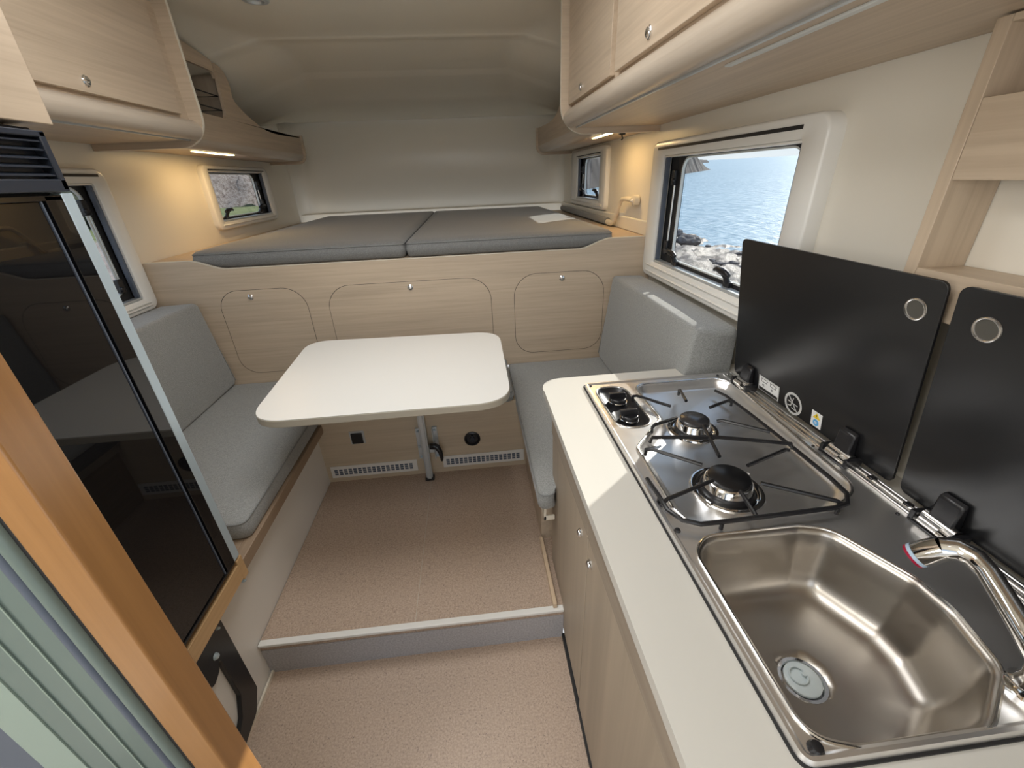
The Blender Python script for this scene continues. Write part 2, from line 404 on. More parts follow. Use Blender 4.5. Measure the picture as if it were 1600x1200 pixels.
# floor: lower aisle, raised dinette floor, step
mb = MB(); mb.box(-.80, .30, -1.2, .93, -.03, 0); tag(mb.build('floor', M['floor'], smooth=False), kind='structure')
st = empty('floor_dinette', (-.3, .93, 0), kind='structure')
mb = MB(); mb.box(-.80, -.2905, .932, 1.90, .12, .152); mb.box(-.2885, .30, .932, 1.90, .12, .152); mb.build('floor_covering', M['floor'], st, smooth=False)
mb = MB(); mb.box(-.291, -.288, .935, 1.757, .12, .1515); mb.build('joint', M['tableedge'], st, smooth=False)
mb = MB(); mb.box(-.80, .2215, .93, 1.90, 0, .12); mb.build('riser', M['riser'], st, smooth=False)
mb = MB(); mb.box(-.80, .2215, .924, .946, .142, .154); mb.build('edge_strip', M['frame'], st, bevel=.002)
# cover strips at the foot of the walls
mb = MB(); mb.box(.186, .20, .935, 1.24, .152, .175); tag(mb.build('baseboard_right', M['oak_edge'], bevel=.002), kind='structure')
mb = MB(); mb.box(-.797, -.790, -.2, .93, 0, .012); tag(mb.build('baseboard_left', M['cream'], smooth=False), kind='structure')

# ------------------------------------------------------------------ windows
def window(name, X, s, out_r, op, nlatch, latch_ys, stay_y, shade):
    """s=+1 right wall (outside is +X), -1 left wall. out_r/op: (y0,y1,z0,z1)."""
    w = empty(name, (X, out_r[0], out_r[2]), kind='structure')
    wallx = RW if s > 0 else LW
    y0, y1, z0, z1 = out_r; a0, a1, b0, b1 = op
    O = rrect(y0, y1, z0, z1, .045, 6); I = rrect(a0, a1, b0, b1, .008, 6)
    Om = rrect(y0 + .008, y1 - .008, z0 + .008, z1 - .008, .040, 6); Im = rrect(a0 - .012, a1 + .012, b0 - .012, b1 + .012, .012, 6)
    mb = MB()
    mb.loft([YZ(O, wallx + s * .001), YZ(O, X + s * .007), YZ([((p[0] + q[0]) / 2, (p[1] + q[1]) / 2) for p, q in zip(O, Om)], X + s * .0015), YZ(Om, X), YZ(Im, X), YZ(I, X + s * .008), YZ(I, X + s * .075)])
    mb.build('window_frame', M['frame'], w, angle=50)
    # blind slot and roller cassette lip under the top edge
    sh_ = .024 if z1 - b1 > .052 else .003
    mb = MB(); mb.box(min(X - s * .003, X + s * .006), max(X - s * .003, X + s * .006), a0 - .002, (a1 + .05 if s > 0 else a1 + .03) if sh_ > .01 else a1, b1 + sh_, b1 + sh_ + (.010 if sh_ > .01 else .005))
    mb.build('blind_slot', M['soft_black'], w, smooth=False)
    mb = MB(); mb.box(min(X + s * .010, X + s * .050), max(X + s * .010, X + s * .050), a0 + .001, a1 - .001, b1 - .008, b1 - .0005)
    mb.build('blind_cassette', M['frame'], w, bevel=.003)
    # guide rails
    for yy in ((a0 + .001, a0 + .014), (a1 - .014, a1 - .001)):
        mb = MB(); mb.box(min(X + s * .016, X + s * .036), max(X + s * .016, X + s * .036), yy[0], yy[1], b0 + .012, b1 - .008); mb.build('guide_rail', M['gasket'], w, bevel=.002)
    # lower sill profile with ridges
    mb = MB()
    mb.box(min(X - s * .006, X + s * .004), max(X - s * .006, X + s * .004), y0 + .05, y1 - .05, z0 + .022, z0 + .028)
    mb.box(min(X - s * .006, X + s * .004), max(X - s * .006, X + s * .004), y0 + .05, y1 - .05, b0 - .022, b0 - .016)
    mb.build('sill_ridges', M['frame'], w, bevel=.002)
    mb = MB(); mb.box(min(X + s * .010, X + s * .046), max(X + s * .010, X + s * .046), a0 + .001, a1 - .001, b0 + .0005, b0 + .010); mb.build('sill', M['alu'], w, bevel=.002)
    # black rubber seal with rounded inner corners, then the pane
    gx = X + s * .062
    O2 = rrect(a0 + .0005, a1 - .0005, b0 + .0005, b1 - .0005, .004, 8); I2 = rrect(a0 + shade[0], a1 - shade[1], b0 + shade[2], b1 - shade[3], .055, 8)
    mb = MB(); mb.ring(YZ(O2, gx - s * .014), YZ(I2, gx - s * .014), (s * .02, 0, 0)); mb.build('seal', M['soft_black'], w)
    I3 = rrect(a0 + shade[0] + .006, a1 - shade[1] - .006, b0 + shade[2] + .006, b1 - shade[3] - .006, .050, 8)
    mb = MB(); mb.ring(YZ(I2, gx - s * .012), YZ(I3, gx - s * .012), (s * .012, 0, 0)); mb.build('pane_rim', M['led_off'], w)
    P2 = rrect(a0 + .004, a1 - .004, b0 + .004, b1 - .004, .02, 4)
    mb = MB(); mb.prism(YZ(P2, gx + s * .008), (s * .004, 0, 0)); mb.build('pane', M['glass'], w)
    # latches
    for ly in latch_ys:
        x_ = gx - s * .016
        la = MB(); la.box(min(x_, x_ - s * .016), max(x_, x_ - s * .016), ly - .020, ly + .020, b0 + .010, b0 + .030)
        la.tube([(x_ - s * .010, ly, b0 + .026), (x_ - s * .020, ly, b0 + .046), (x_ - s * .028, ly + .004, b0 + .062)], [.012, .010, .012], 8)
        la.tube([(x_ - s * .026, ly - .030, b0 + .054), (x_ - s * .030, ly - .012, b0 + .064), (x_ - s * .030, ly + .015, b0 + .066), (x_ - s * .030, ly + .045, b0 + .070), (x_ - s * .030, ly + .064, b0 + .062)], [.008, .012, .013, .010, .007], 8)
        la.build('latch', M['black'], w, bevel=.002)
    # stay arm on the far side
    sy = stay_y; x_ = gx - s * .018
    mb = MB(); mb.tube([(x_, sy, b0 + .08), (x_, sy - .002, (b0 + b1) / 2), (x_, sy - .004, b1 - .10)], .005, 8); mb.build('stay_arm', M['alu'], w)
    for zz in (b0 + .075, b1 - .09):
        mb = MB(); mb.box(min(x_ - s * .012, x_ + s * .008), max(x_ - s * .012, x_ + s * .008), sy - .016, sy + .014, zz - .03, zz + .03)
        mb.lathe([(0, .010), (.010, .008), (.012, 0), (.012, -.004), (0, -.004)], (x_ - s * .012, sy - .012, zz - .012), (-s, 0, 0), 12)
        mb.build('stay_bracket', M['black'], w, bevel=.003)
    return w
window('window_1', .89, 1, (1.10, 2.168, 1.022, 1.618), bigR, 2, (1.45, 1.88), 1.995, (.03, .10, .022, .010))
window('window_2', .905, 1, (2.95, 3.93, 1.275, 1.668), smR, 2, (3.22, 3.62), 3.69, (.03, .085, .02, .012))
window('window_3', -1.535, -1, (1.12, 2.162, .998, 1.60), bigL, 2, (1.45, 1.80), 2.035, (.03, .030, .03, .010))
window('window_4', -1.535, -1, (2.915, 3.82, 1.272, 1.638), smL, 2, (3.10, 3.60), 3.68, (.02, .085, .02, .012))

# ------------------------------------------------------------------ bed front panel with three hatches
YB = 2.165
bp = empty('bed_front_panel', (CX, YB, .56), 'oak veneer panel below the raised bed with three round-cornered hatches', 'cabinet')
def lipz(x):   # upper edge: high at the ends, dips in between
    u = abs(x - (-.315))
    if u >= 1.03: return 1.203
    if u <= .86: return 1.158
    t = (u - .86) / .17; return 1.158 + .045 * (t * t * (3 - 2 * t))
top = [(LW + .003 + (RW - LW - .006) * i / 120, 0) for i in range(121)]; top = [(x, lipz(x)) for x, _ in top]
hatches = [(-1.262, -.846, .612, 1.052, (.09, .11, .11, .10)), (-.742, .085, .612, 1.046, (.11, .11, .12, .12)), (.208, .690, .612, 1.048, (.10, .10, .12, .12))]
# build the sheet column-wise so that the hatches sit in real cut-outs
mb = MB(); D = .016
face = [(RW - .003, .545)] + [(x, z) for x, z in top[::-1]] + [(LW + .003, .545)]
mb.prism(XZ(face, YB), (0, D, 0))
panel = mb.build('panel', M['oak_x'], bp, smooth=False)
mb = MB()
for i in range(120):
    (xa, za), (xb, zb) = top[i], top[i + 1]
    vs = [mb.bm.verts.new(p) for p in ((xa, YB - .001, za), (xb, YB - .001, zb), (xb, YB + D + .001, zb), (xa, YB + D + .001, za), (xa, YB - .001, za + .0022), (xb, YB - .001, zb + .0022), (xb, YB + D + .001, zb + .0022), (xa, YB + D + .001, za + .0022))]
    for f_ in ((0, 1, 5, 4), (2, 3, 7, 6), (4, 5, 6, 7), (0, 3, 2, 1)): mb.bm.faces.new([vs[k] for k in f_])
bmesh.ops.remove_doubles(mb.bm, verts=mb.bm.verts, dist=1e-5)
mb.build('edge_band', M['cream'], bp)
for k, (x0, x1, z0, z1, rs) in enumerate(hatches):
    O = rrect(x0 - .0018, x1 + .0018, z0 - .0018, z1 + .0018, .1, 10, rs); I = rrect(x0, x1, z0, z1, .1, 10, rs)
    g_ = MB(); g_.ring(XZ(O, YB - .0006), XZ(I, YB - .0006), (0, .003, 0)); gp = g_.build('hatch_gap', M['soft_black'], bp)
    mb = MB(); mb.prism(XZ(I, YB - .0016), (0, .004, 0)); h_ = mb.build('hatch', M['oak_x'], bp, bevel=.0006, seg=1)
    kx = (-1.105, -.323, .462)[k]
    knob_lock('lock', (kx, YB - .002, 1.018), (0, -1, 0), h_, .014)

# bed base and mattress halves
mb = MB(); mb.box(LW + .003, RW - .003, YB + D, 4.36, 1.10, 1.158); mb.box(LW + .003, -1.345, YB + D, 4.36, 1.158, 1.196); mb.box(.725, RW - .003, YB + D, 4.36, 1.158, 1.196)
tag(mb.build('bed_platform', M['oak_y'], smooth=False), 'pale wooden bed platform board seen beside both ends of the mattress', 'bed')
def cushion(name, plan, z0, z1, label, cat, group, m, bev=.022, crown=.006, pipe=True, tilt=None):
    """plan: 2D polygon; pillow block with rounded edges and piping"""
    mb = MB(); e = empty(name, (sum(p[0] for p in plan) / len(plan), sum(p[1] for p in plan) / len(plan), z0), label, cat, group)
    pl_ = rpoly(plan, .03, 4)
    cx_ = sum(p[0] for p in pl_) / len(pl_); cy_ = sum(p[1] for p in pl_) / len(pl_)
    def sc(k): return [(p[0] + (cx_ - p[0]) / max(1e-6, math.hypot(cx_ - p[0], cy_ - p[1])) * k, p[1] + (cy_ - p[1]) / max(1e-6, math.hypot(cx_ - p[0], cy_ - p[1])) * k) for p in pl_]
    loops = [XY(sc(bev * .7), z0), XY(sc(bev * .2), z0 + bev * .3), XY(sc(0), z0 + bev)]
    for t in (.5,): loops.append(XY(sc(-.004), z0 + (z1 - z0) * t))
    loops += [XY(sc(0), z1 - bev), XY(sc(bev * .25), z1 - bev * .35), XY(sc(bev * .8), z1 - bev * .05)]
    for f_ in (.1, .25, .5, .75): loops.append(XY([(p[0] + (cx_ - p[0]) * f_, p[1] + (cy_ - p[1]) * f_) for p in sc(bev * .8)], z1 + crown * min(1, f_ * 2.5)))
    mb.loft(loops, True, True)
    mb.build('cover', m, e, angle=70)
    if pipe:
        mb = MB(); mb.tube(XY(sc(bev * .12), z1 - bev * .42), .0022, 6, closed=True); mb.build('piping', M['piping'], e)
    return e
seamx = -.325
cushion('mattress', [(-1.335, 2.186), (seamx - .003, 2.186), (seamx + .002, 4.42), (-1.325, 4.42)], 1.160, 1.238, 'grey fabric mattress half filling the left side of the raised bed', 'mattress', 'mattress halves on the raised bed', M['mattress'], .03, .006)
cushion('mattress', [(seamx + .004, 2.186), (.732, 2.186), (.700, 4.42), (seamx + .008, 4.42)], 1.160, 1.238, 'grey fabric mattress half on the right side of the raised bed, sunlit patch', 'mattress', 'mattress halves on the raised bed', M['mattress'], .03, .006)

for nm_, xa_, xb_ in (('trim_2', RW - .022, RW - .001),):
    mb = MB(); mb.box(xa_, xb_, 2.185, 4.37, 1.197, 1.268); tag(mb.build(nm_, M['wall'], bevel=.005), kind='structure')
mb = MB(); mb.tube([(.892, 2.80, 1.222), (.892, 4.2, 1.222)], .022, 12); tag(mb.build('ledge_strip', M['mattress']), 'thin grey rounded strip on the ledge under the small right window', 'padding')  # grey rounded strip along the ledge under the small window
# ------------------------------------------------------------------ benches
bl = empty('bench_base', (-1.1, 1.4, 0), 'white bench base with brown wooden top rail under the left seat cushion', 'bench')
mb = MB(); mb.box(-1.56, -.802, -.2, 1.757, 0, .443); mb.build('panel', M['white'], bl, smooth=False)
mb = MB(); mb.box(-.802, -.766, .96, 1.757, .447, .489); mb.box(-1.3, -.802, .96, 1.757, .45, .489); mb.build('rail', M['walnut'], bl, bevel=.002)
mb = MB()
for i in range(9):
    for j in range(3):
        if (i * 7 + j * 5) % 4: mb.box(-.8022, -.8012, 1.545 + i * .011, 1.552 + i * .011, .325 - j * .013, .3275 - j * .013)
br = empty('bench_base', (.5, 1.5, 0), 'bench base with pale supports half hidden under the right seat cushion', 'bench')
mb = MB(); mb.box(.196, .93, 1.25, 1.757, .152, .443); mb.build('panel', M['oak_y'], br, smooth=False)
mb = MB(); mb.box(.178, .93, 1.165, 1.757, .447, .489); mb.box(.178, .186, 1.07, 1.165, .43, .489); mb.box(.178, .215, 1.07, 1.078, .43, .448); mb.build('rail', M['cream'], br, bevel=.001)
cushion('seat_cushion', [(-.776, 1.06), (-.776, 2.155), (-1.545, 2.155), (-1.545, 1.06)], .490, .560, 'grey fabric seat cushion on the left bench', 'cushion', 'seat cushions of the dinette', M['fabric'], .016, .004)
cushion('seat_cushion', [(.158, 1.053), (.215, 1.053), (.217, 1.158), (.90, 1.165), (.90, 2.155), (.158, 2.155)], .490, .560, 'grey fabric seat cushion on the right bench beside the galley', 'cushion', 'seat cushions of the dinette', M['fabric'], .016, .004)
cushion('seat_cushion', [(-.755, 1.735), (.148, 1.735), (.148, 2.157), (-.755, 2.157)], .538, .598, 'narrow grey middle seat cushion against the wooden panel, mostly under the table', 'cushion', 'seat cushions of the dinette', M['fabric'], .022, .004)
def backrest(name, xb, xt, xw, y0, y1, z0, z1, label):
    s = 1 if xw > xb else -1
    e = empty(name, ((xb + xw) / 2, (y0 + y1) / 2, z0), label, 'cushion', 'backrest cushions of the dinette')
    prof = rpoly([(xb, z0), (xt, z1), (xw, z1 - .006), (xw, z0)], [.02, .018, .02, .02], 5)
    mb = MB(); cxx = sum(p[0] for p in prof) / len(prof); czz = sum(p[1] for p in prof) / len(prof)
    def sh(k): return [(p[0] + (cxx - p[0]) * k / max(.05, math.hypot(cxx - p[0], czz - p[1])), p[1] + (czz - p[1]) * k / max(.05, math.hypot(cxx - p[0], czz - p[1]))) for p in prof]
    mb.loft([XZ(sh(.022), y0), XZ(sh(.008), y0 + .006), XZ(prof, y0 + .022)] + [XZ(sh(-.003), y0 + (y1 - y0) * t) for t in (.25, .5, .75)] + [XZ(prof, y1 - .022), XZ(sh(.008), y1 - .006), XZ(sh(.022), y1)], True, True)
    mb.build('cover', M['fabric'], e, angle=75)
    mb = MB(); mb.tube([(xt + s * .004, y0 + .015, z1 - .010), (xt + s * .004, (y0 + y1) / 2, z1 - .008), (xt + s * .004, y1 - .015, z1 - .010)], .0022, 6); mb.tube([(xb + s * .002, y1 - .006, z0 + .02), (xt + s * .006, y1 - .006, z1 - .03)], .0022, 6)
    mb.build('piping', M['piping'], e)
    return e
backrest('backrest_cushion', -1.304, -1.352, -1.525, 1.10, 2.150, .565, 1.012, 'grey fabric backrest cushion standing under the left big window')
backrest('backrest_cushion', .672, .728, .885, 1.262, 2.150, .565, 1.020, 'grey fabric backrest cushion under the sea-view window with sunlit top')

# middle seat panel under the table
mp2 = empty('seat_front_panel', (-.3, 1.757, .152), 'pale wooden panel under the middle seat behind the table leg', 'panel')
mb = MB(); mb.box(-.802, .196, 1.757, 1.775, .152, .537); mb.build('panel', M['oak_pale'], mp2, smooth=False)
mb = MB(); mb.box(-.79, .19, 1.775, 2.15, .50, .537); mb.build('seat_board', M['oak_pale'], mp2, smooth=False)
def vent(x0, x1, z0, z1, label):
    e = empty('air_vent', ((x0 + x1) / 2, 1.757, z0), label, 'vent', 'heater grilles in the seat panel')
    mb = MB(); mb.box(x0, x1, 1.7525, 1.7568, z0, z1); mb.build('plate', M['white'], e, bevel=.0015)
    mb = MB(); n = int((x1 - x0 - .03) / .0225)
    for i in range(n):
        for j in range(3):
            xa = x0 + .017 + i * (x1 - x0 - .034) / n; za = z0 + .016 + j * (z1 - z0 - .032) / 3
            mb.box(xa, xa + .0165, 1.7518, 1.7530, za, za + .0095)
    tag(mb.build('slots', M['gasket'], e, smooth=False), kind='stuff')
vent(-.782, -.356, .178, .246, 'white slotted heater grille left of the table leg')
vent(-.226, .188, .182, .250, 'white slotted heater grille right of the table leg')
e = empty('switch', (-.616, 1.757, .38), 'square black switch with chrome frame on the seat panel', 'switch')
mb = MB(); mb.box(-.652, -.582, 1.7545, 1.7568, .368, .440); mb.build('frame', M['alu'], e, bevel=.002)
mb = MB(); mb.box(-.645, -.592, 1.748, 1.7545, .372, .430); mb.build('rocker', M['black'], e, bevel=.003)
e = empty('round_socket', (-.068, 1.757, .30), 'round black socket on the seat panel right of the table leg', 'socket')
mb = MB(); mb.lathe([(.040, 0), (.040, .006), (.034, .009), (.030, .005), (.028, -.0)], (-.068, 1.7568, .340), (0, -1, 0), 32); mb.lathe([(0, .001), (.028, .001)], (-.068, 1.7568, .340), (0, -1, 0), 32); mb.build('ring', M['black'], e)
mb = MB(); mb.box(-.073, -.063, 1.744, 1.7558, .342, .362); mb.lathe([(0, .006), (.013, .005), (.014, 0)], (-.068, 1.7558, .336), (0, -1, 0), 20); mb.build('insert', M['navy'], e, bevel=.001)

# ------------------------------------------------------------------ table
tb = empty('dining_table', (-.3, 1.7, .152), 'white dinette table with rounded corners on a single metal leg', 'table')
tp = rpoly([(-.752, 1.197), (.098, 1.200), (.104, 1.905), (-.798, 1.950)], [.13, .13, .13, .10], 10)
mb = MB(); mb.prism(XY(tp, .812), (0, 0, .026)); mb.build('edge_band', M['tableedge'], tb, bevel=.003, seg=3)
tq = [(p[0] + (-.32 - p[0]) * .003, p[1] + (1.56 - p[1]) * .003) for p in tp]
mb = MB(); mb.prism(XY(tq, .838), (0, 0, .002)); mb.build('tabletop', M['tablewhite'], tb, bevel=.0008, seg=1)
mb = MB(); mb.box(-.312, -.280, 1.700, 1.722, .158, .812); mb.box(-.306, -.286, 1.694, 1.700, .158, .812); mb.build('leg', M['green_alu' if 0 else 'alu'], tb, bevel=.002)
mb = MB(); mb.box(-.318, -.274, 1.694, 1.728, .152, .166); mb.build('foot', M['soft_black'], tb, bevel=.002)
for xa, xb in ((-.338, -.316), (-.258, -.234)):
    mb = MB(); mb.box(xa, xb, 1.744, 1.7566, .255, .432); mb.box(xa + .004 if xa > -.3 else xb - .004, xa if xa > -.3 else xb, 1.726, 1.745, .255, .432)
    o = mb.build('mounting_plate', M['alu'], tb, bevel=.001)
    for zz in (.268, .418): knob_lock('screw', ((xa + xb) / 2, 1.743, zz), (0, -1, 0), o, .006, M['silver'])
mb = MB(); mb.box(-.334, -.258, 1.724, 1.740, .30, .335); mb.build('slide', M['alu'], tb, bevel=.001)
mb = MB(); mb.tube([(-.272, 1.712, .345), (-.250, 1.708, .345)], .015, 12); mb.tube([(-.255, 1.706, .352), (-.238, 1.700, .345), (-.226, 1.696, .322), (-.222, 1.694, .285), (-.223, 1.694, .268)], [.016, .015, .012, .009, .006], 10)
mb.build('clamp_lever', M['black'], tb)

# ------------------------------------------------------------------ left tall unit with fridge
fr_ = empty('tall_cabinet', (-1.15, .5, .46), 'tall cabinet around the fridge with wooden door on top and black louvred vent', 'cabinet')
mb = MB(); mb.box(-1.56, -.80, .955, .975, .49, 1.618); mb.build('side_panel', M['white'], fr_, smooth=False)
mb = MB(); mb.box(-1.56, -.745, .46, .978, 1.618, 2.14); mb.build('door', M['oak_y'], fr_, bevel=.002)
mb = MB(); mb.box(-.776, -.745, .42, .928, .470, .522); mb.box(-.79, -.775, .42, .955, .462, .522); mb.box(-.79, -.745, .928, .954, .462, .536); mb.build('rail', wood('sunlit_rail_veneer', (.62, .40, .20), (.5, .30, .14), 'Y'), fr_, bevel=.001)  # sunlight on this rail is put into the lighter orange veneer colour
mb = MB(); mb.box(-1.50, -.790, .42, .955, .443, .522); mb.build('base_board', M['soft_black'], fr_, smooth=False)
for yy in (.955, .80): knob_lock('screw', (-.790, yy + .02, .405), (1, 0, 0), fr_, .006, M['silver'])
vt = MB(); vt.box(-1.0, -.762, .46, .945, 1.512, 1.612); vo = vt.build('vent', M['navy'], fr_, bevel=.002)
mb = MB(); mb.box(-.764, -.742, .46, .945, 1.508, 1.529); mb.box(-.764, -.742, .46, .945, 1.596, 1.606); mb.box(-.764, -.742, .932, .945, 1.510, 1.606); mb.build('vent_frame', M['navy'], vo, bevel=.002)
for k in range(5):
    z = 1.532 + k * .0135
    mb = MB(); mb.prism([(-.745, .46, z + .002), (-.745, .46, z + .0045), (-.764, .46, z + .010), (-.764, .46, z + .0075)], (0, .473, 0)); mb.build('louvre', M['navy'], vo, smooth=False)
fg = empty('refrigerator', (-1.1, .6, .522), 'tall fridge with glossy black door in a silver edge profile', 'refrigerator')
mb = MB(); mb.box(-1.45, -.765, .46, .950, .524, 1.508); mb.build('body', M['soft_black'], fg, smooth=False)
dr = MB(); dr.box(-.765, -.7475, .46, .876, .548, 1.494); dr = dr.build('door', M['gloss_black'], fg, bevel=.0015)
mb = MB(); mb.box(-.765, -.744, .46, .922, .540, .548); mb.box(-.765, -.744, .886, .922, .548, 1.502); mb.box(-.765, -.744, .46, .922, 1.494, 1.503); mb.build('door_frame', M['gloss_black'], dr, bevel=.001)
mb = MB(); mb.box(-.765, -.7455, .876, .8795, .548, 1.494); mb.build('trim_line', M['gasket'], dr, smooth=False)
mb = MB(); mb.box(-.765, -.745, .923, .950, .542, 1.506); mb.build('edge_profile', M['silver'], dr, bevel=.002)

# black bracket plate on the white base below the fridge
bk = empty('bracket', (-.795, .80, 0), 'black hooked bracket plate on the white panel below the fridge', 'bracket')
poly = [(.843, .415), (.843, .075), (.800, .020), (.700, -.0), (.700, .052), (.752, .088), (.782, .150), (.782, .330), (.762, .300), (.736, .290), (.700, .312), (.700, .415)]
poly = [(y, max(z, .004)) for y, z in poly]
mb = MB(); mb.prism(YZ(rpoly(poly, [.01, .02, .02, .004, .004, .02, .02, .012, .02, .02, .004, .004], 4), -.8015), (.014, 0, 0)); mb.build('plate', M['black'], bk, bevel=.002)
knob_lock('screw', (-.788, .775, .352), (1, 0, 0), bk, .010, M['silver'])

# ------------------------------------------------------------------ entrance jamb beside the viewer
dj = empty('door_1', (-.47, .40, 0), kind='structure')
mb = MB(); mb.box(-.512, -.466, .380, .429, 0, 2.1); plabel(mb.build('jamb', M['post'], dj, bevel=.003), 'varnished orange-brown wooden jamb')
# plan section of the metal door profile: points (x, y) running towards the outside
def col_(name, m, pts, bev=.0):
    mb = MB(); mb.prism(XY(pts, 0), (0, 0, 2.1)); return mb.build(name, m, dj, bevel=bev)

col_('jamb_gasket', M['soft_black'], [(-.520, .384), (-.512, .384), (-.512, .40), (-.520, .40)])
mb = MB(); mb.tube([(-.529, .386, 0), (-.529, .386, 2.1)], .0095, 14); mb.build('door_seal_tube', M['green_alu'], dj)
mb = MB(); mb.tube([(-.5455, .386, 0), (-.5455, .386, 2.1)], .007, 12); mb.build('door_seal_tube', M['gasket'], dj)
col_('door_profile', M['green_alu'], [(-.552, .382), (-.577, .380), (-.577, .3785), (-.5785, .3785), (-.5785, .380), (-.612, .380), (-.612, .3785), (-.6135, .3785), (-.6135, .380), (-.650, .380), (-.650, .40), (-.552, .40)])
for xx in (-.5778, -.6128): col_('door_groove_line', M['pale_alu'], [(xx - .0009, .3775), (xx + .0009, .3775), (xx + .0009, .3785), (xx - .0009, .3785)])
col_('door_profile', M['pale_alu'], [(-.650, .378), (-.700, .376), (-.700, .40), (-.650, .40)])
col_('door_leaf', M['dark_alu'], [(-.7005, .381), (-.7025, .381), (-.7025, .40), (-.7005, .40)])
col_('door_leaf', M['gasket'], [(-.7025, .378), (-.90, .378), (-.90, .40), (-.7025, .40)])

# ------------------------------------------------------------------ overhead cabinets and shelves
def overhead_section(xf, xw, zb, r, s, n=10):
    """side board outline in XZ: front edge at xf, rounded bottom front corner"""
    pts = [(xf, 2.16)]
    for k in range(n + 1):
        t = k / n * PI / 2; pts.append((xf + s * (r - r * math.cos(t)), zb + r - r * math.sin(t)))
    pts += [(xw, zb), (xw, 2.16)]
    return pts
def overhead(name, s, xf, xw, yfar, ynear, doors, label, light):
    e = empty(name, ((xf + xw) / 2, (yfar + ynear) / 2, 1.67), label, 'cabinet')
    xw = xw - s * .002
    # end board (faces the bed) with lighter edge band
    sec = overhead_section(xf, xw, 1.667, .115, s); sec2 = overhead_section(xf + s * .0015, xw, 1.6685, .1135, s)
    mb = MB(); mb.prism(XZ(sec2, yfar - .020), (0, .020, 0)); mb.build('end_board', M['oak_x'], e, angle=60)
    mb = MB(); mb.prism(XZ(sec, yfar - .0165), (0, .013, 0)); mb.build('edge_band', M['cream'], e, angle=60)
    # body behind the doors
    dx = .034; zf = 1.745
    mb = MB(); mb.box(min(xf + s * (dx + .018), xw), max(xf + s * (dx + .018), xw), ynear, yfar - .020, 1.700, 2.15); mb.build('body', M['oak_y'], e, smooth=False)
    # rounded oak profile along the lower front, sky reflection tinted into its colour
    pr = [(xf + s * (dx + .002), 1.766), (xf + s * (dx - .012), 1.754)]
    for k in range(9):
        t = PI + k / 8 * PI * .55; pr.append((xf + s * (.050 + .038 * math.cos(t) * 1.0), 1.735 + .040 * math.sin(t)))
    pr += [(xf + s * .085, 1.700), (xf + s * .085, 1.766)]
    mb = MB(); mb.prism(XZ(pr, ynear), (0, yfar - .020 - ynear, 0)); mb.build('front_profile', M['oak_sky_tint'], e, angle=60)
    mb = MB(); mb.box(min(xf + s * .072, xf + s * .080), max(xf + s * .072, xf + s * .080), ynear, yfar - .021, 1.6925, 1.700); mb.build('profile_lip', M['alu'], e, bevel=.001)
    mb = MB(); mb.box(min(xf + s * .082, xw), max(xf + s * .082, xw), ynear, yfar - .021, 1.694, 1.700); mb.build('bottom_board', M['oak_y'], e, smooth=False)
    for y0, y1, ky in doors:
        mb = MB(); mb.box(min(xf + s * dx, xf + s * (dx + .018)), max(xf + s * dx, xf + s * (dx + .018)), y0, y1, 1.781, 2.145)
        d = mb.build('door', M['oak_y'], e, bevel=.0015)
        knob_lock('lock', (xf + s * (dx - .001), ky, 1.812), (-s, 0, 0), d, .015)
    if light:
        mb = MB(); mb.box(*light, 1.6895, 1.694); mb.build('light_strip', M['led_off'], e, bevel=.001)
    return e
overhead('overhead_cabinet', 1, .455, RW, 2.232, -.2, [(1.605, 2.205, 1.975), (.92, 1.558, 1.285), (.22, .875, .6)], 'oak overhead cabinet above the galley and sea-view window', (.560, .574, .1, 1.03))
overhead('overhead_cabinet', -1, -1.088, LW, 2.215, .985, [(1.31, 2.120, 1.66)], 'oak overhead cabinet on the left wall between bed shelf and fridge cabinet', None)

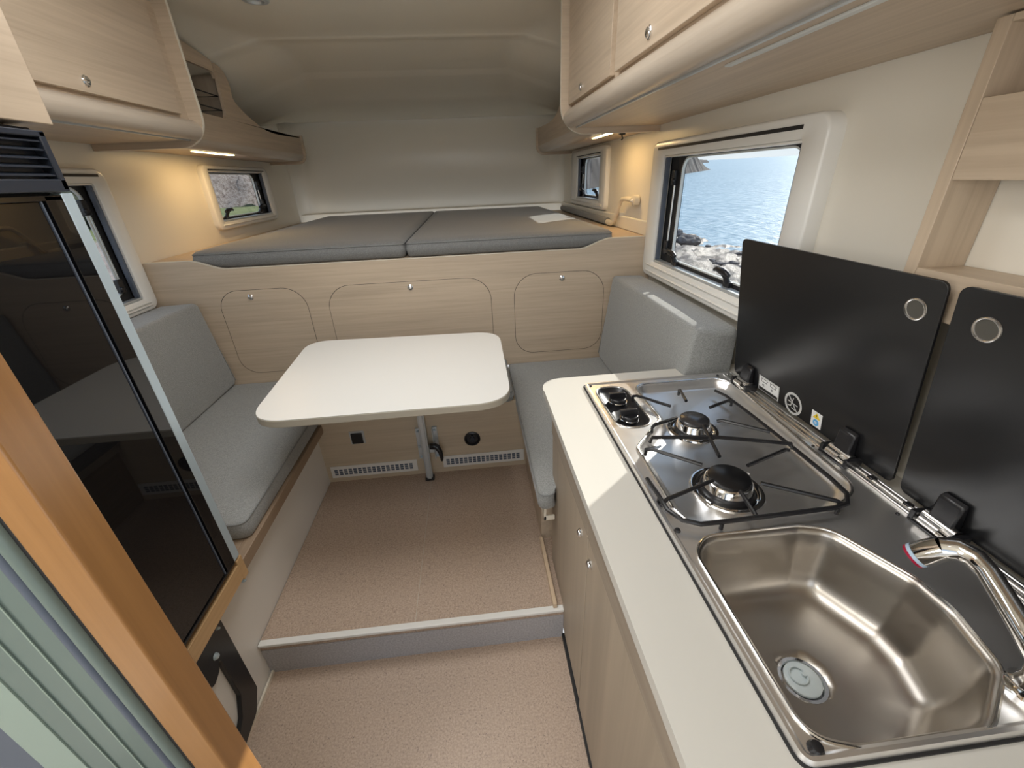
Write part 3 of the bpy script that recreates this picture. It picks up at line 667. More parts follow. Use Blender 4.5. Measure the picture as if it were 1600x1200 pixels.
def bed_shelf(name, s, xf, xw, y0, y1, top_pts, niche, label):
    e = empty(name, ((xf + xw) / 2, (y0 + y1) / 2, 1.68), label, 'shelf', 'shelves above the bed')
    xw = xw - s * .002
    # profiled front board
    low = 1.728
    o = [(y0, low)] + [(y1 - .02, low)] + top_pts
    mb = MB()
    if niche:
        n0, n1, nz0, nz1 = niche
        mb.prism(YZ([(y0, low), (y1 - .02, low), (y1 - .02, nz0)] + [(y0, nz0)], xf), (s * .016, 0, 0))
        mb.prism(YZ([(n1, nz0)] + [(y1 - .02, nz0)] + [p for p in top_pts if p[0] >= n1 - .01], xf), (s * .016, 0, 0))
        mb.prism(YZ([(y0, nz1), (n1, nz1), (n1, [p for p in top_pts if p[0] >= n1 - .01][-1][1])] + [p for p in top_pts if p[0] < n1 - .01], xf), (s * .016, 0, 0))
        # rounded corners of the opening
        for (yy, zz, sz) in ((n1, nz0, 1), (n1, nz1, -1)):
            q = [(yy, zz)] + [(yy - .03 + .03 * math.cos(t), zz + sz * (.03 - .03 * math.sin(t))) for t in [k * PI / 2 / 6 for k in range(7)]]
            mb.prism(YZ(q, xf), (s * .016, 0, 0))
    else: mb.prism(YZ(o, xf), (s * .016, 0, 0))
    mb.build('front_board', M['oak_y'], e, angle=60)
    if niche:
        mb = MB(); mb.box(min(xf + s * .20, xf + s * .21), max(xf + s * .20, xf + s * .21), y0, n1 + .08, nz0 - .01, nz1 + .01); mb.box(min(xf + s * .016, xf + s * .21), max(xf + s * .016, xf + s * .21), y0, n1 + .08, nz0 - .012, nz0 - .002)
        mb.box(min(xf + s * .016, xf + s * .21), max(xf + s * .016, xf + s * .21), n1 + .07, n1 + .08, nz0 - .01, nz1); mb.build('niche_lining', M['door_wood'], e, smooth=False)
        mb = MB()
        for zz in (nz0 + .11, nz0 + .045): mb.tube([(xf + s * .03, y0, zz), (xf + s * .03, n1 + .03, zz), (xf + s * .16, n1 + .03, zz), (xf + s * .16, y0, zz)], .003, 6)
        mb.build('rail', M['soft_black'], e)
    # rounded lower profile and bottom
    pr = [(xf, low)]
    for k in range(9):
        t = PI + k / 8 * PI / 2; pr.append((xf + s * (.045 + .045 * math.cos(t)), low + .046 * math.sin(t)))
    pr += [(xf + s * .06, low - .046), (xf + s * .06, low)]
    mb = MB(); mb.prism(XZ(pr, y0), (0, y1 - .02 - y0, 0)); mb.build('front_profile', M['oak_sky_tint'], e, angle=60)
    mb = MB(); mb.box(min(xf + s * .06, xw), max(xf + s * .06, xw), y0, y1 - .02, low - .046, low - .036); mb.build('bottom_board', M['oak_y'], e, smooth=False)
    mb = MB(); mb.box(min(xf + s * .016, xw), max(xf + s * .016, xw), 3.22, y1 - .02, 1.812, 1.822); mb.build('top_board', M['oak_y'], e, smooth=False)
    # end board
    xe = xf - s * .018; sec = [(xe, 1.862)]
    for k in range(9):
        t = k / 8 * PI / 2; sec.append((xe + s * (.07 - .07 * math.cos(t)), 1.662 + .07 - .07 * math.sin(t)))
    sec += [(xw, 1.662), (xw, 1.862)]
    mb = MB(); mb.prism(XZ(sec, y1 - .02), (0, .02, 0)); mb.build('end_board', M['oak_x'], e, bevel=.002)
    return e
def smooth_curve(P_, n=5):
    out = []
    for i in range(len(P_) - 1):
        p0 = P_[max(0, i - 1)]; p1 = P_[i]; p2 = P_[i + 1]; p3 = P_[min(len(P_) - 1, i + 2)]
        for k in range(n):
            t = k / n
            out.append(tuple(.5 * ((2 * p1[j]) + (-p0[j] + p2[j]) * t + (2 * p0[j] - 5 * p1[j] + 4 * p2[j] - p3[j]) * t * t + (-p0[j] + 3 * p1[j] - 3 * p2[j] + p3[j]) * t ** 3) for j in (0, 1)))
    return out + [P_[-1]]
tops = smooth_curve([(3.99, 1.846), (3.62, 1.834), (3.42, 1.836), (3.30, 1.852), (3.13, 1.900), (3.045, 1.935), (3.005, 1.965), (3.01, 2.03), (2.975, 2.085), (2.90, 2.108), (2.61, 2.143), (2.30, 2.165), (2.236, 2.168)])
bed_shelf('overhead_shelf', -1, -1.287, LW, 2.236, 4.01, tops, (2.236, 2.868, 1.850, 2.064), 'oak shelf above the left of the bed with curved top and open niche')
tops2 = smooth_curve([(4.04, 1.862), (3.70, 1.850), (3.42, 1.850), (3.25, 1.87), (3.05, 1.94), (2.98, 2.0), (2.95, 2.08), (2.85, 2.12), (2.40, 2.155), (2.25, 2.16)])
bed_shelf('overhead_shelf', 1, .640, RW, 2.25, 4.06, tops2, None, 'oak shelf above the right of the bed behind the galley overhead cabinet')

def led(x0, x1, y0, y1, z, label):
    e = empty('strip_light', ((x0 + x1) / 2, (y0 + y1) / 2, z), label, 'light', 'lit strip lights under the bed shelves')
    mb = MB(); mb.box(x0 - .003, x1 + .003, y0 - .003, y1 + .003, z - .002, z); mb.build('housing', M['alu'], e, bevel=.0006, seg=1)
    mb = MB(); mb.box(x0, x1, y0, y1, z - .0055, z - .002); mb.build('diffuser', M['led'], e, bevel=.001)
    l = area('strip_lamp', ((x0 + x1) / 2, (y0 + y1) / 2, z - .008), (0, 0, -1), x1 - x0, y1 - y0, .8, (1, .62, .26)); 
led(-1.360, -1.334, 2.54, 2.93, 1.6815, 'glowing yellow strip light under the left bed shelf')
led(.728, .752, 2.33, 2.66, 1.6815, 'glowing yellow strip light under the right bed shelf')
# small hook under the right cabinet
e = empty('hook', (.80, 2.26, 1.65), 'tiny black hook under the right bed shelf', 'hook')
mb = MB(); mb.tube([(.83, 2.45, 1.682), (.83, 2.45, 1.668), (.836, 2.45, 1.660), (.828, 2.45, 1.652)], .004, 8); mb.box(.815, .845, 2.44, 2.46, 1.676, 1.682); mb.build('hook_body', M['black'], e)
# ceiling downlight
e = empty('ceiling_light', (-.80, 2.31, 2.19), 'round ceiling light at the top edge of the photo', 'light')
mb = MB(); zz_ = ceil_z(-.80, 2.325); mb.lathe([(.030, -.004), (.034, -.012), (.052, -.010), (.056, 0)], (-.80, 2.325, zz_), (0, 0, 1), 32); mb.lathe([(0, -.004), (.030, -.004)], (-.80, 2.325, zz_), (0, 0, 1), 32); mb.build('trim_ring', M['alu'], e)

# crank handle on the right wall above the bed
e = empty('crank_handle', (.92, 2.6, 1.25), 'cream crank handle clipped to the wall between the right windows', 'handle')
mb = MB(); mb.tube([(.905, 2.42, 1.362), (.900, 2.50, 1.366), (.897, 2.565, 1.362), (.895, 2.59, 1.345), (.893, 2.63, 1.29), (.892, 2.675, 1.235), (.892, 2.70, 1.218), (.892, 2.75, 1.216), (.892, 2.94, 1.226)], [.016, .013, .0115, .0115, .0115, .0115, .0125, .017, .017], 12); mb.build('rod', M['cream'], e)
mb = MB(); mb.lathe([(0, .006), (.012, .006), (.020, .004), (.027, 0), (.027, -.026), (0, -.026)], (.902, 2.40, 1.360), (-1, 0, 0), 24); h = mb.build('pivot', M['cream'], e)
knob_lock('screw', (.895, 2.40, 1.360), (-1, 0, 0), h, .009, M['frame'])
mb = MB(); mb.box(.907, .935, 2.62, 2.66, 1.255, 1.285); mb.build('clip', M['cream'], e, bevel=.003)

# ------------------------------------------------------------------ galley
ZC = .852
gb = empty('kitchen_cabinet', (.57, .5, 0), 'oak galley base cabinet with two doors under the white worktop', 'cabinet')
mb = MB(); mb.box(.240, .93, -.6, 1.145, .02, .700); mb.box(.240, .32, -.6, 1.145, .700, .826); mb.box(.32, .93, 1.125, 1.145, .700, .826); mb.build('body', M['door_wood'], gb, smooth=False)
mb = MB(); mb.box(.217, .240, -.6, .93, .0, .018); mb.build('plinth', M['soft_black'], gb, smooth=False)
for (y0, y1, ky, kz) in ((.703, 1.148, .765, .680), (-.05, .697, .672, .674), (-.6, -.056, -.1, .67)):
    mb = MB(); mb.box(.222, .240, y0, y1, .020 if y0 < .7 else .045, .731); d = mb.build('door', M['door_wood'], gb, bevel=.0015)
    knob_lock('lock', (.2215, ky, kz), (-1, 0, 0), d, .0125)
    mb = MB(); mb.box(.2205, .240, y0, y1, .7308, .7352); mb.build('groove_strip', M['cream'], gb, smooth=False)
    mb = MB(); mb.box(.2185, .240, y0 + (.0 if y0 < .7 else -.002), y1, .735, .827); mb.build('fascia', M['door_band'], gb, bevel=.003)
wt = empty('worktop', (.57, .5, ZC - .026), 'white worktop with rounded corner around the hob and sink', 'worktop')
ox0, ox1, oy0, oy1 = .357, .862, .219, 1.232
outl = rpoly([(.212, -.6), (.932, -.6), (.932, 1.322), (.205, 1.318)], [.001, .001, .001, .085], 10)
mb = MB()
# frame-shaped slab: four pieces around the cut-out, rounded far-left corner
far = [p for p in outl if p[1] > 1.15]
mb.prism(XY([(.932, oy1), (.932, 1.322)] + [p for p in far if p[0] < .93] + [(.2075, oy1)], ZC - .025), (0, 0, .025))
mb.prism(XY([(.2120, -.6), (ox0, -.6), (ox0, oy1), (.2075, oy1)], ZC - .025), (0, 0, .025))
mb.box(ox1, .932, -.6, oy1, ZC - .025, ZC); mb.box(ox0, ox1, -.6, oy0, ZC - .025, ZC)
bmesh.ops.remove_doubles(mb.bm, verts=mb.bm.verts, dist=1e-5)
mb.build('slab', M['worktop'], wt, angle=50)

# hob and sink unit
hs = empty('hob_sink_unit', (.61, .72, ZC), 'stainless steel unit of two gas burners and sink with raised black glass lids', 'cooker')
ux0, ux1, uy0, uy1 = .345, .874, .205, 1.246
def fill(mb, outer, holes, z):     # planar sheet with holes
    bm = mb.bm; edges = []
    loops = []
    for lp_ in [outer] + holes:
        vs = [bm.verts.new((x, y, z)) for x, y in lp_]; loops.append(vs)
        for i in range(len(vs)): edges.append(bm.edges.new((vs[i], vs[(i + 1) % len(vs)])))
    bmesh.ops.triangle_fill(bm, use_beauty=True, use_dissolve=False, edges=edges)
    return loops
def scale_about(pts, k, cxy=None):  # inset by distance k
    n = len(pts); out = []
    A = sum(pts[i][0] * pts[(i + 1) % n][1] - pts[(i + 1) % n][0] * pts[i][1] for i in range(n)); sgn = 1 if A > 0 else -1
    for i in range(n):
        p0, p1, p2 = Vector(pts[i - 1]), Vector(pts[i]), Vector(pts[(i + 1) % n])
        e1 = (p1 - p0); e2 = (p2 - p1)
        if e1.length < 1e-7 or e2.length < 1e-7: out.append(pts[i]); continue
        n1 = Vector((-e1.y, e1.x)).normalized(); n2 = Vector((-e2.y, e2.x)).normalized(); m_ = (n1 + n2)
        m_ = m_ / max(.3, m_.length) ; out.append((p1.x + sgn * m_.x * k, p1.y + sgn * m_.y * k))
    return out
pan = rpoly([(.508, 1.205), (.795, 1.205), (.828, 1.17), (.800, .640), (.700, .592), (.400, .592), (.386, .640), (.392, .860), (.452, .925), (.508, .985)], [.045, .04, .03, .08, .05, .05, .03, .04, .03, .03], 6)
kp = rpoly([(.372, 1.205), (.470, 1.205), (.474, .958), (.376, .958)], .045, 8)
sinkp = rpoly([(.372, .235), (.430, .2165), (.600, .2165), (.690, .275), (.715, .36), (.712, .42), (.655, .540), (.600, .556), (.410, .556), (.374, .520)], [.06, .05, .06, .05, .06, .05, .06, .05, .06, .05], 6)
pan, kp, sinkp = [[p for i, p in enumerate(l_) if (Vector(p) - Vector(l_[i - 1])).length > 1e-4] for l_ in (pan, kp, sinkp)]
ro = rrect(ux0, ux1, uy0, uy1, .018, 5)
zt = ZC + .006
mb = MB()
loops = fill(mb, scale_about(ro, .014), [pan, kp, sinkp], zt)
mb.loft([XY(ro, ZC + .0005), XY(scale_about(ro, .001), ZC + .004), XY(scale_about(ro, .004), ZC + .0105), XY(scale_about(ro, .009), ZC + .0105), XY(scale_about(ro, .014), zt)])
bmesh.ops.remove_doubles(mb.bm, verts=mb.bm.verts, dist=1e-5)
mb.build('top_plate', M['plate'], hs, angle=35)
mb = MB(); mb.ring(XY(scale_about(ro, -.003), ZC - .0), XY(scale_about(ro, .002), ZC - .0), (0, 0, .003)); mb.build('gasket', M['soft_black'], hs)
# burner pan
mb = MB(); p1 = scale_about(pan, .006); p2 = scale_about(pan, .016); p3 = scale_about(pan, .026)
mb.loft([XY(pan, zt), XY(scale_about(pan, .003), zt - .002), XY(p1, zt - .008), XY(p2, zt - .022), XY(p3, zt - .026)])
mb2 = [mb.bm.verts.new((x, y, zt - .026)) for x, y in p3]; mb.bm.faces.new(mb2)
bmesh.ops.remove_doubles(mb.bm, verts=mb.bm.verts, dist=1e-5)
mb.build('burner_pan', M['plate'], hs, angle=60)
# raised lip between knob panel, pan and plate
mb = MB(); mb.tube(XY(scale_about(pan, -.004), zt + .0005), .0035, 8, closed=True); mb.build('pan_lip', M['steel'], hs)
# control panel recess
mb = MB(); mb.loft([XY(kp, zt), XY(scale_about(kp, .005), zt - .004), XY(scale_about(kp, .009), zt - .010)]); q = [mb.bm.verts.new((x, y, zt - .010)) for x, y in scale_about(kp, .009)]; mb.bm.faces.new(q)
bmesh.ops.remove_doubles(mb.bm, verts=mb.bm.verts, dist=1e-5); mb.build('control_panel', M['black'], hs, angle=60)
mb = MB(); mb.tube(XY(scale_about(kp, -.003), zt + .0005), .003, 8, closed=True); mb.build('panel_lip', M['steel'], hs)
for ky in (1.115, 1.010):
    kx = .423
    mb = MB(); mb.lathe([(.026, -.010), (.026, .004), (.024, .010), (.0, .011)], (kx, ky, zt), (0, 0, 1), 28)
    mb.prism([(kx + .026, ky - .006, zt + .008), (kx + .026, ky + .006, zt + .008), (kx + .020, ky + .005, zt + .028), (kx + .020, ky - .005, zt + .028)], (-.052 + .0, 0, 0))
    o = mb.build('knob', M['black'], hs, bevel=.002)
    mb = MB(); mb.tube([(kx + .027 * math.cos(t), ky + .027 * math.sin(t), zt - .002) for t in [k * 2 * PI / 28 for k in range(28)]], .0018, 6, closed=True); mb.build('knob_ring', M['chrome'], o)
def burner(cx, cy, r, cap):
    zb = zt - .026
    mb = MB(); mb.lathe([(r * 1.52, 0), (r * 1.48, .004), (r * 1.30, .005), (r * 1.22, .0015), (r * 1.10, .001)], (cx, cy, zb), (0, 0, 1), 40); mb.lathe([(r * 1.1, .001), (r * 1.08, .006), (r * 1.0, .010), (r * .98, .026), (r * .9, .031), (r * .5, .032)], (cx, cy, zb), (0, 0, 1), 40)
    o = mb.build('burner', M['chrome'], hs, angle=50)
    mb = MB(); mb.lathe([(r * 1.10, .0005), (r * 1.10, .008), (r * 1.04, .012), (r * 1.0, .012)], (cx, cy, zb), (0, 0, 1), 40); mb.build('seal_ring', M['black'], o)
    mb = MB(); mb.lathe([(r * .80, .030), (r * .86, .033), (r * .86, .038), (r * .80, .0405), (0, .042)], (cx, cy, zb), (0, 0, 1), 40); mb.build('burner_cap', M[cap], o)
    mb = MB(); mb.tube([(cx + r * 1.05, cy + r * .25, zb), (cx + r * 1.05, cy + r * .25, zb + .03)], .003, 8); mb.build('igniter', M['white'], o)
M['enamel'] = mat('burner_enamel', (.03, .03, .033), .22, 0, **{'Specular IOR Level': .9})
burner(.590, .955, .046, 'enamel'); burner(.545, .705, .053, 'satin_black')
# sink bowl
zs = ZC - .135
mb = MB()
sl_ = [(0, zt), (.004, zt - .002), (.008, zt - .010), (.012, zt - .05), (.018, zs + .045), (.026, zs + .022), (.040, zs + .008), (.058, zs + .002), (.075, zs)]
L_ = [XY(scale_about(sinkp, k) if k < .03 else [(p[0] + (.535 - p[0]) * (k / .19), p[1] + (.375 - p[1]) * (k / .19)) for p in sinkp], z) for k, z in sl_]
cen = (.503, .362)
lastl = L_[-1]
for f_ in (.35, .6): L_.append([(p[0] + (cen[0] - p[0]) * f_, p[1] + (cen[1] - p[1]) * f_, zs - .002 * f_) for p in lastl])
nn = len(lastl)
dr_c = (cen[0], cen[1]);
ang = [math.atan2(p[1] - cen[1], p[0] - cen[0]) for p in lastl]
L_.append([(cen[0] + .040 * math.cos(t), cen[1] + .040 * math.sin(t), zs - .002) for t in ang])
L_.append([(cen[0] + .038 * math.cos(t), cen[1] + .038 * math.sin(t), zs - .006) for t in ang])
mb.loft(L_, False, True)
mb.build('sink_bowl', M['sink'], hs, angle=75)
mb = MB(); mb.tube(XY(scale_about(sinkp, -.003), zt), .003, 8, closed=True); mb.build('bowl_lip', M['steel'], hs)
mb = MB(); mb.lathe([(.0385, -.004), (.037, .0005), (.032, .0005), (.029, -.004), (.0, -.004)], (cen[0], cen[1], zs - .001), (0, 0, 1), 36); o = mb.build('drain', M['chrome'], hs)
mb = MB(); mb.lathe([(.0285, -.003), (.0285, .001), (.026, .003), (.0, .003)], (cen[0], cen[1], zs), (0, 0, 1), 36); mb.tube([(cen[0] - .014 + .014 * math.cos(t) + .008, cen[1] + .014 * math.sin(t) + .004, zs + .0055) for t in [k * 2 * PI / 24 for k in range(24)]], .0016, 6, closed=True); mb.lathe([(.004, .002), (.004, .008), (0, .009)], (cen[0] + .004, cen[1] + .004, zs), (0, 0, 1), 12)
mb.build('drain_plug', M['plug'], o)
# back channel rails of the unit
for xx, rr_ in ((.838, .0055), (.853, .0075)):
    mb = MB(); mb.tube([(xx, uy0 + .02, zt + .002), (xx, uy1 - .02, zt + .002)], rr_, 12); mb.build('rear_rail', M['steel'], hs)
for (sx_, sy_, sr_) in ((.366, 1.225, .004), (.364, .652, .0065), (.364, .578, .0065), (.372, .222, .010), (.812, 1.225, .0055), (.826, .80, .004), (.818, .56, .004)):
    mb = MB(); mb.lathe([(0, sr_ * .9), (sr_ * .7, sr_ * .7), (sr_, 0)], (sx_, sy_, zt), (0, 0, 1), 16); mb.build('rubber_stop', M['black'], hs)
for yy in (.66, .575):
    mb = MB(); mb.box(.847, .862, yy - .008, yy + .008, zt, zt + .010); mb.build('lid_buffer', M['black'], hs, bevel=.003)
# glass lids, leaning slightly towards the viewer
LU = Vector((.805 - .868, 0, 1.312 - .885)).normalized()
LN = Vector((-LU.z, 0, LU.x)); LO = Vector((.868, 0, .885)); LH = (Vector((.805, 0, 1.312)) - LO).length
def lidp(y, v, d=0): q = LO + LU * v + LN * d; return (q.x, y, q.z)
def lid(y0, y1, hole_y):
    O = rrect(y0, y1, -.012, LH, .016, 6); n_ = len(O)
    mb = MB(); hv = LH - .060
    mb.loft([[lidp(y, v, -.003) for y, v in O], [lidp(y, v, .003) for y, v in O]], True, True)
    l = mb.build('glass_lid', M['satin_black'], hs, bevel=.001)
    mb = MB(); mb.tube([lidp(hole_y + .019 * math.cos(t), hv + .019 * math.sin(t), .0035) for t in [k * 2 * PI / 32 for k in range(32)]], .0024, 8, closed=True); mb.build('grip_ring', M['steel'], l)
    mb = MB(); mb.loft([[lidp(hole_y + .017 * math.cos(t), hv + .017 * math.sin(t), d_) for t in [k * 2 * PI / 32 for k in range(32)]] for d_ in (.0032, .0038)], True, True); mb.build('grip_hole', M['grip'], l)
    return l
M['grip'] = mat('grip_recess', (.07, .065, .055), .6)
lid1 = lid(.630, 1.221, .675); lid2 = lid(.02, .612, .557)
def hinge(y, l, tall=.055):
    mb = MB(); mb.prism([lidp(y - .022, -.01, .003), lidp(y - .022, tall, .003), lidp(y - .022, tall - .006, .016), lidp(y - .022, .012, .024), lidp(y - .022, -.012, .026)], (0, .044, 0)); h = mb.build('hinge', M['black'], l, bevel=.004)
    mb = MB(); mb.tube([(.850, y - .030, zt + .016), (.850, y + .030, zt + .016)], .0115, 14); mb.tube([(.834, y - .014, zt + .013), (.834, y + .022, zt + .013)], .0095, 12); mb.build('hinge_barrel', M['steel'], h)
    mb = MB(); mb.box(.828, .868, y + .031, y + .041, zt - .001, zt + .022); mb.box(.828, .868, y - .041, y - .031, zt - .001, zt + .022); mb.box(.826, .872, y - .04, y + .04, zt, zt + .003); mb.build('hinge_bracket', M['black'], h, bevel=.003)
hinge(1.135, lid1, .050); hinge(.745, lid1); hinge(.510, lid2)
# stickers on the first lid
M['stk_silver'] = mat('sticker_silver', (.55, .55, .53), .4); M['stk_dark'] = mat('sticker_dark', (.02, .02, .02), .5)
M['stk_white'] = mat('sticker_white', (.75, .75, .74), .5); M['stk_yellow'] = mat('sticker_yellow', (.80, .58, .03), .5); M['stk_blue'] = mat('sticker_blue', (.10, .38, .70), .5)
def patch(name, pts, d, m, par):     # pts in (y, v) on the lid
    mb = MB(); mb.prism([lidp(y, v, d) for y, v in pts], LN * .0004); return mb.build(name, m, par, smooth=False)
def stroke(name, segs, w_, d, m, par):
    mb = MB()
    for p, q in segs:
        p = Vector(p); q = Vector(q); t = (q - p).normalized(); nn_ = Vector((-t.y, t.x)) * w_ / 2
        mb.prism([lidp(*(p + nn_), d), lidp(*(q + nn_), d), lidp(*(q - nn_), d), lidp(*(p - nn_), d)], LN * .0003)
    return mb.build(name, m, par, smooth=False)
def circ(y, v, r, n=28): return [(y + r * math.cos(k * 2 * PI / n), v + r * math.sin(k * 2 * PI / n)) for k in range(n)]
def csegs(y, v, r, n=28): c_ = circ(y, v, r, n); return list(zip(c_, c_[1:] + c_[:1]))
yA, yB, vA, vB = 1.088, .996, -.028, .040
vA = -.008
s1 = patch('warning_sticker', [(yA, vA), (yB, vA), (yB, vB), (yA, vB)], .0034, M['stk_silver'], lid1)
patch('sticker_field', [(yA - .004, vA + .012), (yB + .004, vA + .012), (yB + .004, vB - .004), (yA - .004, vB - .004)], .0040, M['stk_white'], s1)
patch('sticker_field', [(yA - .004, vA + .002), (yB + .004, vA + .002), (yB + .004, vA + .011), (yA - .004, vA + .011)], .0040, M['stk_dark'], s1)
sg = []
for yc in (1.062, 1.022):
    sg += [((yc + .012, .024), (yc + .012, .034)), ((yc + .012, .024), (yc - .012, .024)), ((yc - .012, .024), (yc - .012, .034)), ((yc + .014, .034), (yc - .014, .034)), ((yc - .012, .030), (yc - .018, .032))]
    sg += [((yc + .006, .016), (yc - .002, .016)), ((yc + .006, .012), (yc - .002, .012)), ((yc + .006, .012), (yc + .006, .016))]
stroke('sticker_print', sg, .0016, .0045, M['stk_dark'], s1)
ry, rv, rrad = .937, .018, .030
o = stroke('prohibition_sign', csegs(ry, rv, rrad), .007, .0034, M['stk_silver'], lid1)
stroke('sign_print', [((ry + .020, rv + .021), (ry - .020, rv - .021)), ((ry - .018, rv), (ry + .020, rv + .002)), ((ry, rv + .018), (ry + .008, rv - .010)), ((ry + .008, rv - .010), (ry + .020, rv - .012)), ((ry + .004, rv - .014), (ry - .012, rv - .016))], .0028, .0038, M['stk_silver'], o)
s3 = patch('caution_sticker', [(.868, -.004), (.833, -.004), (.833, .040), (.868, .040)], .0034, M['stk_white'], lid1)
patch('sticker_triangle', [(.863, .021), (.838, .021), (.8505, .037)], .0040, M['stk_yellow'], s3); patch('sticker_disc', circ(.8505, .009, .0095), .0040, M['stk_blue'], s3)
stroke('sticker_print', [((.8505, .032), (.8505, .027)), ((.8505, .0245), (.8505, .0235))], .0022, .0045, M['stk_dark'], s3); stroke('sticker_print', [((.855, .011), (.846, .011)), ((.855, .007), (.846, .007))], .0018, .0045, M['stk_white'], s3)

# pan support: black wire grid
zg = zt + .020
gs = empty('pan_support', (.57, .85, zt), 'black wire pan support standing over both gas burners', 'grate')
fr_pts = rpoly([(.745, .600), (.700, .575), (.392, .570), (.358, .640), (.366, .740), (.420, .880), (.448, 1.000), (.455, 1.125), (.50, 1.135), (.74, 1.130), (.762, 1.05), (.765, .78), (.750, .640)], [.02, .02, .04, .03, .02, .03, .03, .02, .02, .03, .03, .03, .02], 4)
fr_pts = [p for i, p in enumerate(fr_pts) if (Vector(p) - Vector(fr_pts[i - 1])).length > 1e-4]
sidez = lambda x, y: zg if y < .70 else zt - .006 if x < .5 or y > 1.1 else zt + .012
near = [(.764, .800), (.750, .66), (.745, .610), (.722, .582), (.69, .575), (.45, .570), (.405, .570), (.375, .585), (.358, .615), (.358, .66), (.362, .73)]
mb = MB(); nz = [(p[0], p[1], zg if 0 < i < len(near) - 1 else zt + .008) for i, p in enumerate(near)]
mb.tube(nz, .0048, 8)
mb.build('frame', M['black'], gs)
mb = MB(); mb.tube([(.764, .800, zt + .008), (.762, .95, zt + .006), (.757, 1.08, zt + .004), (.748, 1.125, zt)], .0045, 8); mb.build('frame', M['black'], gs)
mb = MB(); mb.tube([(.428, .874, zt + .004), (.432, .872, zg), (.50, .862, zg), (.56, .852, zg - .001), (.60, .846, zg), (.70, .812, zg), (.756, .792, zg), (.762, .790, zt + .006)], .0048, 8); mb.build('middle_bar', M['black'], gs)
fing = [((.468, 1.108), (.548, 1.020)), ((.623, 1.121), (.607, 1.042)), ((.737, 1.028), (.655, .994)), ((.455, .927), (.536, .955)), ((.642, .930), (.740, .849)), ((.556, .769), (.587, .905)), ((.399, .832), (.500, .745)), ((.739, .776), (.601, .727)), ((.359, .642), (.495, .689)), ((.720, .585), (.592, .666)), ((.522, .572), (.533, .647))]
for p, q in fing:
    mb = MB(); mb.tube([(p[0], p[1], zg - .006 if p not in ((.556, .769),) else zg), (p[0] + (q[0] - p[0]) * .1, p[1] + (q[1] - p[1]) * .1, zg), (q[0], q[1], zg)], .0046, 8); mb.build('finger', M['black'], gs)
for (x_, y_) in ((.468, 1.108), (.623, 1.121), (.745, 1.03), (.455, .927), (.399, .832), (.36, .66), (.70, .578), (.45, .571)):
    mb = MB(); mb.tube([(x_, y_, zg - .004), (x_, y_, zt - .003)], .004, 8); mb.build('foot', M['black'], gs)

# tap
tpv = empty('tap', (.690, .262, zt), 'chrome mixer tap with a lever beside the sink, partly out of frame', 'tap')
mb = MB(); mb.lathe([(.034, 0), (.034, .006), (.028, .012), (.026, .030), (.027, .040), (.022, .050), (.016, .054), (0, .056)], (.700, .240, zt), (0, 0, 1), 32)
mb.build('base', M['chrome'], tpv)
mb = MB(); mb.tube([(.700, .240, zt + .030), (.700, .256, zt + .050), (.706, .285, zt + .062), (.720, .325, zt + .074), (.732, .360, zt + .084), (.735, .383, zt + .089), (.728, .402, zt + .088), (.714, .413, zt + .080)], [.018, .017, .015, .0145, .0145, .016, .018, .019], 16); sp_ = mb.build('spout', M['chrome'], tpv)
mb = MB(); mb.tube([(.716, .4115, zt + .082), (.705, .420, zt + .066), (.699, .425, zt + .056)], [.0192, .0200, .0196], 18); mb.build('spray_head', M['chrome'], sp_)
mb = MB(); mb.tube([(.699, .425, zt + .056), (.6965, .427, zt + .0515)], [.0200, .0200], 18); mb.build('colour_ring', M['blue'], sp_)
mb = MB(); mb.tube([(.6965, .427, zt + .0515), (.6945, .4285, zt + .048)], [.0200, .0198], 18); mb.build('colour_ring', M['red'], sp_)
mb = MB(); mb.tube([(.706, .236, zt + .050), (.690, .215, zt + .066), (.668, .190, zt + .070), (.650, .170, zt + .070)], [.018, .019, .015, .010], 14); mb.build('lever', M['chrome'], tpv)

# ------------------------------------------------------------------ open shelf box on the right wall
sb = empty('wall_shelf', (.87, .3, 1.25), 'open wooden shelf box on the wall behind the black glass lids', 'shelf')
bx = .834
mb = MB(); mb.box(bx, RW - .002, .722, .745, 1.235, 1.690); mb.build('side_board', M['oak_z'], sb, bevel=.001)
mb = MB(); mb.box(bx + .001, bx + .016, -.3, .722, 1.235, 1.318); mb.box(bx + .016, RW - .002, -.3, .722, 1.302, 1.316); mb.build('bottom_board', M['oak_y'], sb, bevel=.001)
mb = MB(); mb.box(bx + .001, bx + .016, -.3, .7215, 1.466, 1.585); mb.build('fascia', M['oak_y'], sb, bevel=.001)
mb = MB(); mb.box(bx + .016, RW - .002, -.3, .7215, 1.570, 1.584); mb.build('shelf_board', M['oak_y'], sb, smooth=False)
mb = MB(); mb.box(RW - .012, RW - .003, -.3, .7215, 1.585, 1.688); mb.build('back_board', M['door_wood'], sb, smooth=False)
mb = MB(); mb.box(bx + .001, RW - .002, -.3, .7215, 1.680, 1.690); mb.build('top_board', M['oak_y'], sb, smooth=False)

